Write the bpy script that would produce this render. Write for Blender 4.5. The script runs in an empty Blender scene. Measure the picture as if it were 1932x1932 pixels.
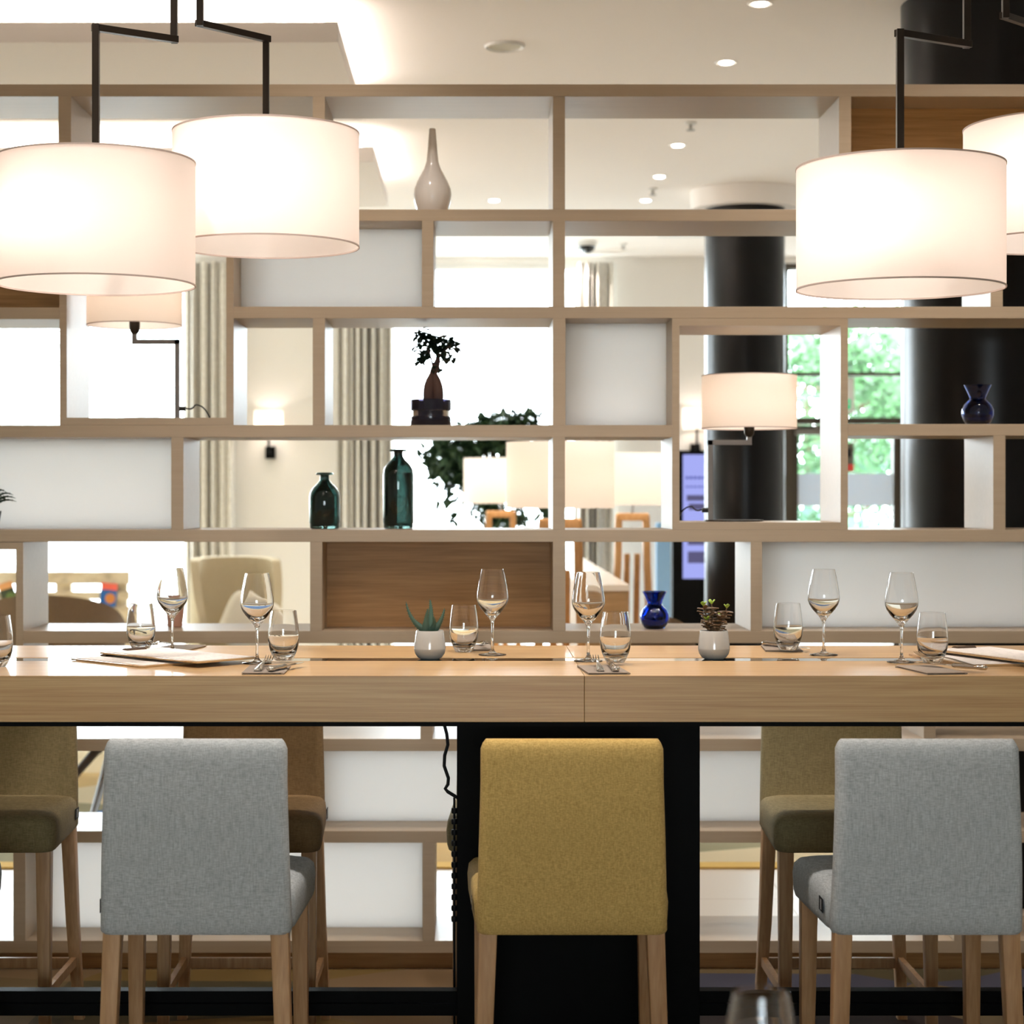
import bpy, math, random
from mathutils import Vector, Matrix
random.seed(7)
PI = math.pi
SC = bpy.context.scene
COL = SC.collection

# ------------------------------------------------------------------ camera, world, exposure
EYE, F0, CX, CY = 1.565, 3520.0, 895.0, 931.0        # eye height, focal length and principal point of the photograph
cam_d = bpy.data.cameras.new('camera')
cam = bpy.data.objects.new('camera', cam_d); COL.objects.link(cam)
cam.location = (0, 0, EYE); cam.rotation_euler = (PI/2, 0, 0)
cam_d.sensor_width = 36; cam_d.lens = F0/1932*36
cam_d.shift_x = (966-CX)/1932; cam_d.shift_y = -(966-CY)/1932
cam_d.clip_start = 0.05; cam_d.clip_end = 300
cam_d.dof.use_dof = True; cam_d.dof.focus_distance = 4.75; cam_d.dof.aperture_fstop = 4.0
SC.camera = cam

W = bpy.data.worlds.new('world'); SC.world = W; W.use_nodes = True
bg = W.node_tree.nodes['Background']
bg.inputs[0].default_value = (0.90, 0.94, 1.0, 1); bg.inputs[1].default_value = 20.0

SC.view_settings.view_transform = 'Standard'; SC.view_settings.look = 'None'
SC.view_settings.gamma = 1; SC.view_settings.use_curve_mapping = False
SC.view_settings.exposure = 0.2
try:
    SC.cycles.use_denoising = True
    SC.cycles.max_bounces = 10; SC.cycles.diffuse_bounces = 5; SC.cycles.glossy_bounces = 4
    SC.cycles.transmission_bounces = 10; SC.cycles.transparent_max_bounces = 12
    SC.cycles.sample_clamp_indirect = 4.0
    SC.cycles.caustics_reflective = False
except Exception:
    pass

def area(name, loc, rot, sx, sy, power, color, portal=False):
    l = bpy.data.lights.new(name, 'AREA'); l.shape = 'RECTANGLE'; l.size = sx; l.size_y = sy
    l.energy = power; l.color = color
    if portal: l.cycles.is_portal = True
    o = bpy.data.objects.new(name, l); COL.objects.link(o); o.location = loc; o.rotation_euler = rot
    return o
# daylight portals in the window openings (no light of their own)
area('portal_lounge', (-4.6, 15.32, 1.7), (-PI/2, 0, 0), 4.6, 3.5, 1, (1, 1, 1), True)
area('portal_tree_window', (0.0, 15.32, 1.7), (-PI/2, 0, 0), 2.2, 3.5, 1, (1, 1, 1), True)
area('portal_entrance', (3.8, 15.32, 1.7), (-PI/2, 0, 0), 2.9, 3.5, 1, (1, 1, 1), True)
area('portal_added_window', (0.0, -3.92, 1.7), (PI/2, 0, 0), 2.2, 1.2, 1, (1, 1, 1), True)

def P(px, py, Y):
    return Vector(((px-CX)/F0*Y, Y, EYE-(py-CY)/F0*Y))
def PX(px, Y): return (px-CX)/F0*Y
def PZ(py, Y): return EYE-(py-CY)/F0*Y

# ------------------------------------------------------------------ materials
def lin(c):
    r = []
    for v in c:
        v = v/255.0
        r.append(v/12.92 if v <= 0.04045 else ((v+0.055)/1.055)**2.4)
    return (r[0], r[1], r[2], 1.0)
MATS = {}
def new_mat(name):
    m = bpy.data.materials.new(name); m.use_nodes = True; MATS[name] = m
    return m, m.node_tree.nodes, m.node_tree.links, m.node_tree.nodes['Principled BSDF']
def mat(name, c, rough=0.5, metal=0.0, spec=0.5, trans=0.0, ior=1.45, coat=0.0, emit=None, estr=0.0):
    m, N, L, b = new_mat(name)
    b.inputs['Base Color'].default_value = lin(c); b.inputs['Roughness'].default_value = rough
    b.inputs['Metallic'].default_value = metal; b.inputs['Specular IOR Level'].default_value = spec
    b.inputs['Transmission Weight'].default_value = trans; b.inputs['IOR'].default_value = ior
    b.inputs['Coat Weight'].default_value = coat
    if emit:
        b.inputs['Emission Color'].default_value = lin(emit); b.inputs['Emission Strength'].default_value = estr
    return m
def coords(N, L, scale, kind='Object', rot=(0, 0, 0)):
    t = N.new('ShaderNodeTexCoord'); mp = N.new('ShaderNodeMapping')
    mp.inputs['Scale'].default_value = scale; mp.inputs['Rotation'].default_value = rot
    L.new(t.outputs[kind], mp.inputs[0]); return mp.outputs[0]
def ramp(N, stops, mode='LINEAR'):
    r = N.new('ShaderNodeValToRGB'); r.color_ramp.interpolation = mode
    e = r.color_ramp.elements
    while len(e) < len(stops): e.new(0.5)
    for i, (p, c) in enumerate(stops):
        e[i].position = p; e[i].color = lin(c)
    return r
def bump(N, L, b, src, strength, dist):
    bp = N.new('ShaderNodeBump'); bp.inputs['Strength'].default_value = strength; bp.inputs['Distance'].default_value = dist
    L.new(src, bp.inputs['Height']); L.new(bp.outputs[0], b.inputs['Normal'])
def wood(name, dark, mid, light, scale=(1.2, 22, 22), rough=0.5, fine=9.0, coat=0.0):
    m, N, L, b = new_mat(name)
    v = coords(N, L, scale)
    n1 = N.new('ShaderNodeTexNoise'); n1.inputs['Scale'].default_value = 1.6; n1.inputs['Detail'].default_value = 6
    n1.inputs['Distortion'].default_value = 0.6
    L.new(v, n1.inputs['Vector'])
    v2 = coords(N, L, tuple(s*fine*(0.5 if i == 0 else 1.0) for i, s in enumerate(scale)))
    n2 = N.new('ShaderNodeTexNoise'); n2.inputs['Scale'].default_value = 1.0; n2.inputs['Detail'].default_value = 3
    L.new(v2, n2.inputs['Vector'])
    mx = N.new('ShaderNodeMix'); mx.inputs[0].default_value = 0.45
    L.new(n1.outputs[0], mx.inputs[2]); L.new(n2.outputs[0], mx.inputs[3])
    r = ramp(N, [(0.32, dark), (0.5, mid), (0.66, light)])
    L.new(mx.outputs[0], r.inputs[0]); L.new(r.outputs[0], b.inputs['Base Color'])
    b.inputs['Roughness'].default_value = rough; b.inputs['Coat Weight'].default_value = coat
    bump(N, L, b, n2.outputs[0], 0.12, 0.001)
    return m
def fabric(name, a, c, sx=70, sz=480, bstr=0.5):
    m, N, L, b = new_mat(name)
    v = coords(N, L, (sx, sx, sz))
    n = N.new('ShaderNodeTexNoise'); n.inputs['Scale'].default_value = 1.0; n.inputs['Detail'].default_value = 4
    n.inputs['Roughness'].default_value = 0.7
    L.new(v, n.inputs['Vector'])
    v3 = coords(N, L, (sz*0.8, sz*0.8, sx*0.6))
    n3 = N.new('ShaderNodeTexNoise'); n3.inputs['Scale'].default_value = 1.0; n3.inputs['Detail'].default_value = 2
    L.new(v3, n3.inputs['Vector'])
    mx = N.new('ShaderNodeMix'); mx.inputs[0].default_value = 0.35
    L.new(n.outputs[0], mx.inputs[2]); L.new(n3.outputs[0], mx.inputs[3])
    r = ramp(N, [(0.36, a), (0.64, c)])
    L.new(mx.outputs[0], r.inputs[0]); L.new(r.outputs[0], b.inputs['Base Color'])
    b.inputs['Roughness'].default_value = 0.95; b.inputs['Specular IOR Level'].default_value = 0.15
    try: b.inputs['Sheen Weight'].default_value = 0.04
    except Exception: pass
    v2 = coords(N, L, (6, 6, 9))
    n2 = N.new('ShaderNodeTexNoise'); n2.inputs['Scale'].default_value = 1.0; n2.inputs['Detail'].default_value = 2
    L.new(v2, n2.inputs['Vector'])
    ad = N.new('ShaderNodeMath'); ad.operation = 'MULTIPLY_ADD'; ad.inputs[1].default_value = 0.15
    L.new(mx.outputs[0], ad.inputs[0]); L.new(n2.outputs[0], ad.inputs[2])
    bump(N, L, b, ad.outputs[0], bstr, 0.008)
    return m
def polygons(name, cols, scale=0.9, seedz=0.0):
    m, N, L, b = new_mat(name)
    t = N.new('ShaderNodeTexCoord'); mp = N.new('ShaderNodeMapping')
    mp.inputs['Scale'].default_value = (scale, scale*1.6, 0.0); mp.inputs['Location'].default_value = (seedz, seedz*1.7, 0)
    mp.inputs['Rotation'].default_value = (0, 0, 0.5)
    L.new(t.outputs['Object'], mp.inputs[0])
    vo = N.new('ShaderNodeTexVoronoi'); vo.voronoi_dimensions = '2D'; vo.inputs['Scale'].default_value = 1.0
    L.new(mp.outputs[0], vo.inputs['Vector'])
    sp = N.new('ShaderNodeSeparateColor'); L.new(vo.outputs['Color'], sp.inputs[0])
    k = len(cols)
    r = ramp(N, [(i/k, c) for i, c in enumerate(cols)], 'CONSTANT')
    L.new(sp.outputs[0], r.inputs[0])
    nz = N.new('ShaderNodeTexNoise'); nz.inputs['Scale'].default_value = 400; L.new(t.outputs['Object'], nz.inputs['Vector'])
    mx = N.new('ShaderNodeMix'); mx.data_type = 'RGBA'; mx.blend_type = 'MULTIPLY'; mx.inputs[0].default_value = 0.35
    L.new(r.outputs[0], mx.inputs[6]); L.new(nz.outputs['Color'], mx.inputs[7])
    L.new(r.outputs[0], b.inputs['Base Color'])
    b.inputs['Roughness'].default_value = 0.95; b.inputs['Specular IOR Level'].default_value = 0.1
    bump(N, L, b, nz.outputs[0], 0.5, 0.003)
    return m
def shade_mat(name, c, tr=0.5):
    m = bpy.data.materials.new(name); m.use_nodes = True; MATS[name] = m
    N, L = m.node_tree.nodes, m.node_tree.links
    N.remove(N['Principled BSDF']); out = N['Material Output']
    d = N.new('ShaderNodeBsdfDiffuse'); t = N.new('ShaderNodeBsdfTranslucent'); x = N.new('ShaderNodeMixShader')
    d.inputs[0].default_value = lin((246, 240, 234)); t.inputs[0].default_value = lin(c); x.inputs[0].default_value = tr
    L.new(d.outputs[0], x.inputs[1]); L.new(t.outputs[0], x.inputs[2]); L.new(x.outputs[0], out.inputs[0])
    return m
def pane_mat(name, tint=(250, 255, 255), refl=0.07):
    m = bpy.data.materials.new(name); m.use_nodes = True; MATS[name] = m
    N, L = m.node_tree.nodes, m.node_tree.links
    N.remove(N['Principled BSDF']); out = N['Material Output']
    d = N.new('ShaderNodeBsdfTransparent'); t = N.new('ShaderNodeBsdfGlossy'); x = N.new('ShaderNodeMixShader')
    d.inputs[0].default_value = lin(tint); t.inputs['Roughness'].default_value = 0.0
    x.inputs[0].default_value = refl
    L.new(d.outputs[0], x.inputs[1]); L.new(t.outputs[0], x.inputs[2]); L.new(x.outputs[0], out.inputs[0])
    return m
def emis(name, c, s):
    m = bpy.data.materials.new(name); m.use_nodes = True; MATS[name] = m
    N, L = m.node_tree.nodes, m.node_tree.links
    N.remove(N['Principled BSDF']); out = N['Material Output']
    e = N.new('ShaderNodeEmission'); e.inputs[0].default_value = lin(c); e.inputs[1].default_value = s
    L.new(e.outputs[0], out.inputs[0]); return m

M_LAM = wood('taupe_laminate', (170, 151, 126), (174, 155, 130), (178, 159, 134), (0.8, 30, 30), 0.42)
M_WHITE = None
M_OAKP = wood('oak_panel', (150, 108, 58), (172, 127, 72), (188, 143, 86), (1.5, 26, 26), 0.5)
M_TOP = wood('oak_tabletop', (178, 138, 90), (194, 157, 108), (208, 174, 124), (1.0, 34, 34), 0.36, coat=0.1)
M_BEECH = wood('beech_leg', (168, 127, 86), (186, 145, 102), (200, 161, 119), (30, 30, 1.4), 0.45)
M_ORANGE = wood('honey_wood', (196, 142, 84), (210, 158, 100), (220, 172, 118), (30, 30, 1.4), 0.45)
M_BLACK = mat('black_steel', (6, 6, 6), 0.6, spec=0.12)
M_ROD = mat('burnished_rod', (44, 37, 30), 0.35, metal=0.6)
M_STRIP = mat('black_glass_strip', (8, 8, 8), 0.04, spec=0.8, coat=1.0)
M_CEIL = mat('ceiling_paint', (250, 243, 238), 0.9, spec=0.1)
M_WALL = mat('beige_wall', (236, 232, 226), 0.9, spec=0.1)
M_COL = mat('black_column', (9, 8, 8), 0.3, spec=0.3)
M_FRAME = mat('dark_bronze_frame', (58, 48, 36), 0.5)
M_PANE = pane_mat('window_glass')
M_FROST = shade_mat('frosted_film', (128, 172, 196), 0.22)
M_TILE = None
M_GREY = fabric('grey_weave', (158, 163, 164), (204, 209, 210))
M_YEL = fabric('mustard_weave', (176, 146, 82), (216, 184, 116), 130, 420)
M_OLV = fabric('olive_weave', (118, 104, 72), (150, 134, 96))
M_BRN = fabric('brown_weave', (122, 98, 66), (148, 122, 86))
M_KHK = fabric('khaki_weave', (128, 116, 84), (164, 150, 112))
M_WHITE = shade_mat('white_acrylic_panel', (250, 250, 250), 0.74)
M_SHADE = shade_mat('white_shade_fabric', (255, 240, 230), 0.44)
M_SHADEW = shade_mat('warm_shade_fabric', (253, 238, 222), 0.5)
M_TRIM = mat('shade_trim', (196, 178, 168), 0.7)
M_BULB = emis('pendant_bulb', (255, 238, 227), 31)
M_BULBT = emis('table_lamp_bulb', (255, 238, 226), 31)
M_BULBF = emis('floor_lamp_bulb', (255, 239, 228), 30)
M_SPOT = emis('downlight_lens', (255, 240, 222), 30)
M_LED = emis('cove_led', (255, 243, 232), 38)
M_GLASS = mat('clear_glass', (255, 255, 255), 0.0, trans=1.0, ior=1.48)
M_WATER = mat('water', (255, 255, 255), 0.0, trans=1.0, ior=1.33)
M_GREEN = mat('dark_green_glass', (64, 84, 80), 0.02, trans=0.95, ior=1.45)
M_BLUE = mat('cobalt_glass', (38, 84, 165), 0.02, trans=1.0, ior=1.45)
M_DGLASS = mat('dark_purple_glass', (60, 56, 78), 0.03, trans=0.8, ior=1.45)
M_CERAM = mat('white_ceramic', (236, 228, 220), 0.12, spec=0.6, coat=0.4)
M_POT = mat('grey_glazed_pot', (196, 196, 192), 0.15, coat=0.5)
M_POTM = mat('grey_matt_pot', (186, 186, 182), 0.5)
M_SOIL = mat('soil', (44, 34, 26), 0.95)
M_ALOE = mat('aloe_leaf', (72, 100, 84), 0.45)
M_JADE = mat('jade_leaf', (104, 80, 56), 0.35)
M_JADEY = mat('jade_young_leaf', (140, 168, 58), 0.35)
M_STEM = mat('plant_stem', (96, 78, 58), 0.8)
M_CAUDEX = mat('bonsai_bark', (96, 72, 66), 0.7)
M_BLEAF = mat('bonsai_leaf', (30, 48, 34), 0.4)
M_TLEAF = mat('olive_leaf', (46, 72, 44), 0.6)
M_BARK = mat('tree_bark', (84, 66, 48), 0.9)
M_STEEL = mat('polished_steel', (206, 200, 192), 0.12, metal=1.0)
M_NAP = mat('taupe_napkin', (150, 138, 126), 0.9, spec=0.1)
M_PINK = mat('pink_ceramic', (206, 160, 140), 0.6)
M_CURT = None
M_TAUPE = fabric('taupe_felt', (112, 94, 76), (132, 112, 92), 300, 300, 0.2)
M_CREAM = fabric('cream_felt', (186, 172, 142), (206, 192, 164), 300, 300, 0.2)
M_CUSH = fabric('pale_cushion', (214, 204, 184), (230, 222, 206), 300, 300, 0.2)
M_DWOOD = mat('dark_wood', (52, 42, 36), 0.5)
M_TAGT = mat('tag_print', (190, 190, 190), 0.8)
M_TAG = mat('black_tag', (14, 14, 18), 0.8)
M_PLAST = mat('white_plastic', (232, 230, 226), 0.5)
M_DOME = mat('smoked_dome', (18, 18, 20), 0.15)
M_CHROME = mat('brushed_metal', (150, 146, 140), 0.3, metal=0.9)
M_CABLE = mat('black_rubber', (12, 12, 13), 0.5)

def make_tile():
    m, N, L, b = new_mat('floor_tile')
    v = coords(N, L, (1, 1, 1))
    br = N.new('ShaderNodeTexBrick'); br.inputs['Scale'].default_value = 1.0
    br.inputs['Color1'].default_value = lin((218, 206, 188)); br.inputs['Color2'].default_value = lin((224, 212, 195))
    br.inputs['Mortar'].default_value = lin((192, 172, 146)); br.inputs['Mortar Size'].default_value = 0.004
    br.inputs['Brick Width'].default_value = 0.6; br.inputs['Row Height'].default_value = 0.6
    br.offset = 0.0
    L.new(v, br.inputs['Vector']); L.new(br.outputs[0], b.inputs['Base Color'])
    b.inputs['Roughness'].default_value = 0.35
    return m
M_TILE = make_tile()
def make_curtain():
    m, N, L, b = new_mat('curtain_linen')
    v = coords(N, L, (60, 60, 40))
    n = N.new('ShaderNodeTexNoise'); n.inputs['Scale'].default_value = 1.0; n.inputs['Detail'].default_value = 5
    L.new(v, n.inputs['Vector'])
    r = ramp(N, [(0.3, (202, 196, 186)), (0.7, (228, 224, 216))])
    L.new(n.outputs[0], r.inputs[0]); L.new(r.outputs[0], b.inputs['Base Color'])
    b.inputs['Roughness'].default_value = 0.95
    return m
M_CURT = make_curtain()
M_RUG = polygons('dining_rug', [(72, 72, 84), (116, 94, 56), (50, 38, 32), (120, 98, 72), (80, 72, 52), (104, 88, 62)], 1.25, 3.2)
M_RUG2 = polygons('lounge_rug', [(206, 190, 154), (66, 102, 146), (214, 200, 166), (150, 146, 118), (212, 196, 160), (200, 172, 120)], 0.9, 4.7)
def make_paper():
    m, N, L, b = new_mat('menu_paper')
    v = coords(N, L, (1, 1, 1))
    w = N.new('ShaderNodeTexWave'); w.wave_type = 'BANDS'; w.bands_direction = 'Y'; w.inputs['Scale'].default_value = 28
    L.new(v, w.inputs['Vector'])
    n = N.new('ShaderNodeTexNoise'); n.inputs['Scale'].default_value = 60; L.new(v, n.inputs['Vector'])
    mu = N.new('ShaderNodeMath'); mu.operation = 'MULTIPLY'; L.new(w.outputs[1], mu.inputs[0]); L.new(n.outputs[0], mu.inputs[1])
    r = ramp(N, [(0.50, (244, 238, 232)), (0.62, (190, 184, 188))]); L.new(mu.outputs[0], r.inputs[0])
    L.new(r.outputs[0], b.inputs['Base Color']); b.inputs['Roughness'].default_value = 0.8
    return m
M_PAPER = make_paper()
def make_pallet():
    m, N, L, b = new_mat('pallet_board')
    v = coords(N, L, (6, 6, 9))
    n = N.new('ShaderNodeTexNoise'); n.inputs['Scale'].default_value = 1.0; n.inputs['Detail'].default_value = 6
    L.new(v, n.inputs['Vector'])
    r = ramp(N, [(0.3, (150, 134, 112)), (0.5, (206, 192, 168)), (0.7, (222, 212, 192))])
    L.new(n.outputs[0], r.inputs[0]); L.new(r.outputs[0], b.inputs['Base Color']); b.inputs['Roughness'].default_value = 0.85
    return m
M_PALLET = make_pallet()

# ------------------------------------------------------------------ mesh helpers
class MB:
    def __init__(s): s.v = []; s.f = []
    def add(s, vs, fs):
        k = len(s.v); s.v += [tuple(x) for x in vs]; s.f += [tuple(i+k for i in q) for q in fs]; return s
    def box(s, x0, x1, y0, y1, z0, z1):
        vs = [(x, y, z) for z in (z0, z1) for y in (y0, y1) for x in (x0, x1)]
        return s.add(vs, [(0, 2, 3, 1), (4, 5, 7, 6), (0, 1, 5, 4), (2, 6, 7, 3), (0, 4, 6, 2), (1, 3, 7, 5)])
    def rings(s, rs, cap0=True, cap1=True, closed=False):
        n = len(rs[0]); vs = [p for r in rs for p in r]; fs = []
        m = len(rs)
        for i in range(m if closed else m-1):
            for j in range(n):
                a = i*n+j; b = i*n+(j+1) % n; c = ((i+1) % m)*n+(j+1) % n; d = ((i+1) % m)*n+j
                fs.append((a, b, c, d))
        if not closed:
            if cap0: fs.append(tuple(range(n))[::-1])
            if cap1: fs.append(tuple(range((m-1)*n, m*n)))
        return s.add(vs, fs)
    def lathe(s, prof, n=40, c=(0, 0, 0), cap0=True, cap1=True, closed=False):
        rs = []
        for r, z in prof:
            r = max(r, 1e-5)
            rs.append([(c[0]+r*math.cos(2*PI*j/n), c[1]+r*math.sin(2*PI*j/n), c[2]+z) for j in range(n)])
        return s.rings(rs, cap0, cap1, closed)
    def tube(s, pts, r, n=10, cap=True):
        pts = [Vector(p) for p in pts]; rs = []
        rad = r if isinstance(r, (list, tuple)) else [r]*len(pts)
        up = None
        for i, p in enumerate(pts):
            t = (pts[min(i+1, len(pts)-1)]-pts[max(i-1, 0)]).normalized()
            if up is None:
                up = Vector((0, 0, 1)) if abs(t.z) < 0.9 else Vector((1, 0, 0))
            a = t.cross(up)
            if a.length < 1e-4: a = t.orthogonal()
            a.normalize(); b = a.cross(t).normalized(); up = b
            rs.append([p+a*rad[i]*math.cos(2*PI*j/n)+b*rad[i]*math.sin(2*PI*j/n) for j in range(n)])
        return s.rings(rs, cap, cap)
    def bar(s, p, q, w, h=None):
        h = h or w; p = Vector(p); q = Vector(q); t = (q-p).normalized()
        up = Vector((0, 0, 1)) if abs(t.z) < 0.95 else Vector((0, 1, 0))
        a = t.cross(up).normalized(); b = a.cross(t).normalized()
        rs = [[c+a*w/2*i+b*h/2*j for i, j in ((-1, -1), (1, -1), (1, 1), (-1, 1))] for c in (p, q)]
        return s.rings(rs)
    def xf(s, M):
        s.v = [tuple(M @ Vector(p)) for p in s.v]; return s
    def build(s, name, m, parent=None, loc=None, bevel=0.0, smooth=30, sub=0):
        me = bpy.data.meshes.new(name); me.from_pydata(s.v, [], s.f)
        import bmesh
        bm = bmesh.new(); bm.from_mesh(me)
        bmesh.ops.recalc_face_normals(bm, faces=bm.faces); bm.to_mesh(me); bm.free()
        me.materials.append(m)
        if smooth:
            for p in me.polygons: p.use_smooth = True
            me.set_sharp_from_angle(angle=math.radians(smooth))
        o = bpy.data.objects.new(name, me); COL.objects.link(o)
        if loc: o.location = loc
        if parent: o.parent = parent
        if bevel:
            b = o.modifiers.new('bevel', 'BEVEL'); b.width = bevel; b.segments = 2; b.limit_method = 'ANGLE'
        if sub:
            b = o.modifiers.new('sub', 'SUBSURF'); b.levels = sub; b.render_levels = sub
        return o
def empty(name, label, cat, loc=(0, 0, 0), rz=0.0, group=None):
    o = bpy.data.objects.new(name, None); COL.objects.link(o); o.empty_display_size = 0.1
    o.location = loc; o.rotation_euler = (0, 0, rz); return tag(o, label, cat, group)
def tag(o, label, cat, group=None, kind=None):
    o['label'] = label; o['category'] = cat
    if group: o['group'] = group
    if kind: o['kind'] = kind
    return o
def struct(o, label=None, cat=None):
    o['kind'] = 'structure'
    if label: o['label'] = label
    if cat: o['category'] = cat
    return o
def dup(root, loc, rz, label, group=None):
    r = root.copy(); COL.objects.link(r); r.location = loc; r.rotation_euler = (0, 0, rz); r['label'] = label
    if group: r['group'] = group
    for ch in list(root.children):
        c = ch.copy(); COL.objects.link(c); c.parent = r
        for g in list(ch.children):
            d = g.copy(); COL.objects.link(d); d.parent = c
    return r
def rrect(hx, hy, r, n=5, cx=0.0, cy=0.0, z=0.0):
    pts = []
    for (sx, sy, a0) in ((1, 1, 0), (-1, 1, 90), (-1, -1, 180), (1, -1, 270)):
        for k in range(n+1):
            a = math.radians(a0+90*k/n)
            pts.append((cx+sx*(hx-r)+r*math.cos(a), cy+sy*(hy-r)+r*math.sin(a), z))
    return pts

# ------------------------------------------------------------------ room
CEIL = 3.495; YB = 15.2; XL, XR, YF = -6.9, 5.6, -3.9
struct(MB().box(XL-.2, XR+.2, YF-.2, YB+.15, -0.1, 0.0).build('floor', M_TILE, smooth=0), 'pale beige stone tile floor', 'floor')
struct(MB().box(XL-.2, XR+.2, YF-.2, YB+.15, CEIL, CEIL+.15).build('ceiling', M_CEIL, smooth=0), 'smooth off-white ceiling', 'ceiling')
struct(MB().box(XL-.2, XL, YF, YB, 0, CEIL).build('wall_left', M_WALL, smooth=0), 'plain beige wall', 'wall')
struct(MB().box(XR, XR+.2, YF, YB, 0, CEIL).build('wall_right', M_WALL, smooth=0), 'plain beige wall', 'wall')
m = MB(); m.box(XL, -1.1, YF-.2, YF, 0, CEIL); m.box(1.1, XR, YF-.2, YF, 0, CEIL)
m.box(-1.1, 1.1, YF-.2, YF, 0, 1.1); m.box(-1.1, 1.1, YF-.2, YF, 2.3, CEIL)
struct(m.build('wall_front', M_WALL, smooth=0), 'wall behind the camera with an added window opening sized for the front light', 'wall')
# back wall piers between the glazing
HEAD = 3.44
w1r = PX(362, YB); p1r = PX(706, YB); w2r = PX(1163, YB); p2r = PX(1480, YB); er = PX(1790, YB)
m = MB(); m.box(w1r, p1r, YB, YB+.15, 0, CEIL); m.box(w2r, p2r, YB, YB+.15, 0, CEIL); m.box(er, XR, YB, YB+.15, 0, CEIL)
m.box(XL, w1r, YB, YB+.15, HEAD, CEIL); m.box(p1r, w2r, YB, YB+.15, HEAD, CEIL); m.box(p2r, er, YB, YB+.15, HEAD, CEIL)
struct(m.build('wall_back', M_WALL, smooth=0), 'beige far wall between the lounge windows', 'wall')
def window(name, x0, x1, label, div=()):
    f = MB(); t = 0.06
    f.box(x0, x0+t, YB+.02, YB+.1, 0, HEAD); f.box(x1-t, x1, YB+.02, YB+.1, 0, HEAD)
    f.box(x0+t, x1-t, YB+.02, YB+.1, HEAD-.05, HEAD); f.box(x0+t, x1-t, YB+.02, YB+.1, 0, .06)
    for d in div: f.box(d-.025, d+.025, YB+.02, YB+.1, .06, HEAD-.05)
    o = struct(f.build(name, M_PLAST, smooth=0), label, 'window')
    MB().box(x0+t, x1-t, YB+.055, YB+.061, .06, HEAD-.05).build('window_pane', M_PANE, o, smooth=0)
    return o
window('window_1', XL, w1r, 'tall white framed lounge window, overexposed', (-4.8,))
window('window_2', p1r, w2r, 'tall white framed window behind the leafy tree')
# unseen window added behind the camera, its size sets the front light
f = MB(); f.box(-1.1, 1.1, YF-.12, YF-.06, 1.1, 1.16); f.box(-1.1, 1.1, YF-.12, YF-.06, 2.24, 2.3)
for x in (-1.1, -.03, 1.04): f.box(x, x+.06, YF-.12, YF-.06, 1.16, 2.24)
o = struct(f.build('window_3', M_FRAME, smooth=0), 'unseen window added behind the camera, sized for the front light', 'window')
MB().box(-1.04, 1.04, YF-.092, YF-.088, 1.16, 2.24).build('window_pane', M_PANE, o, smooth=0)

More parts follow.
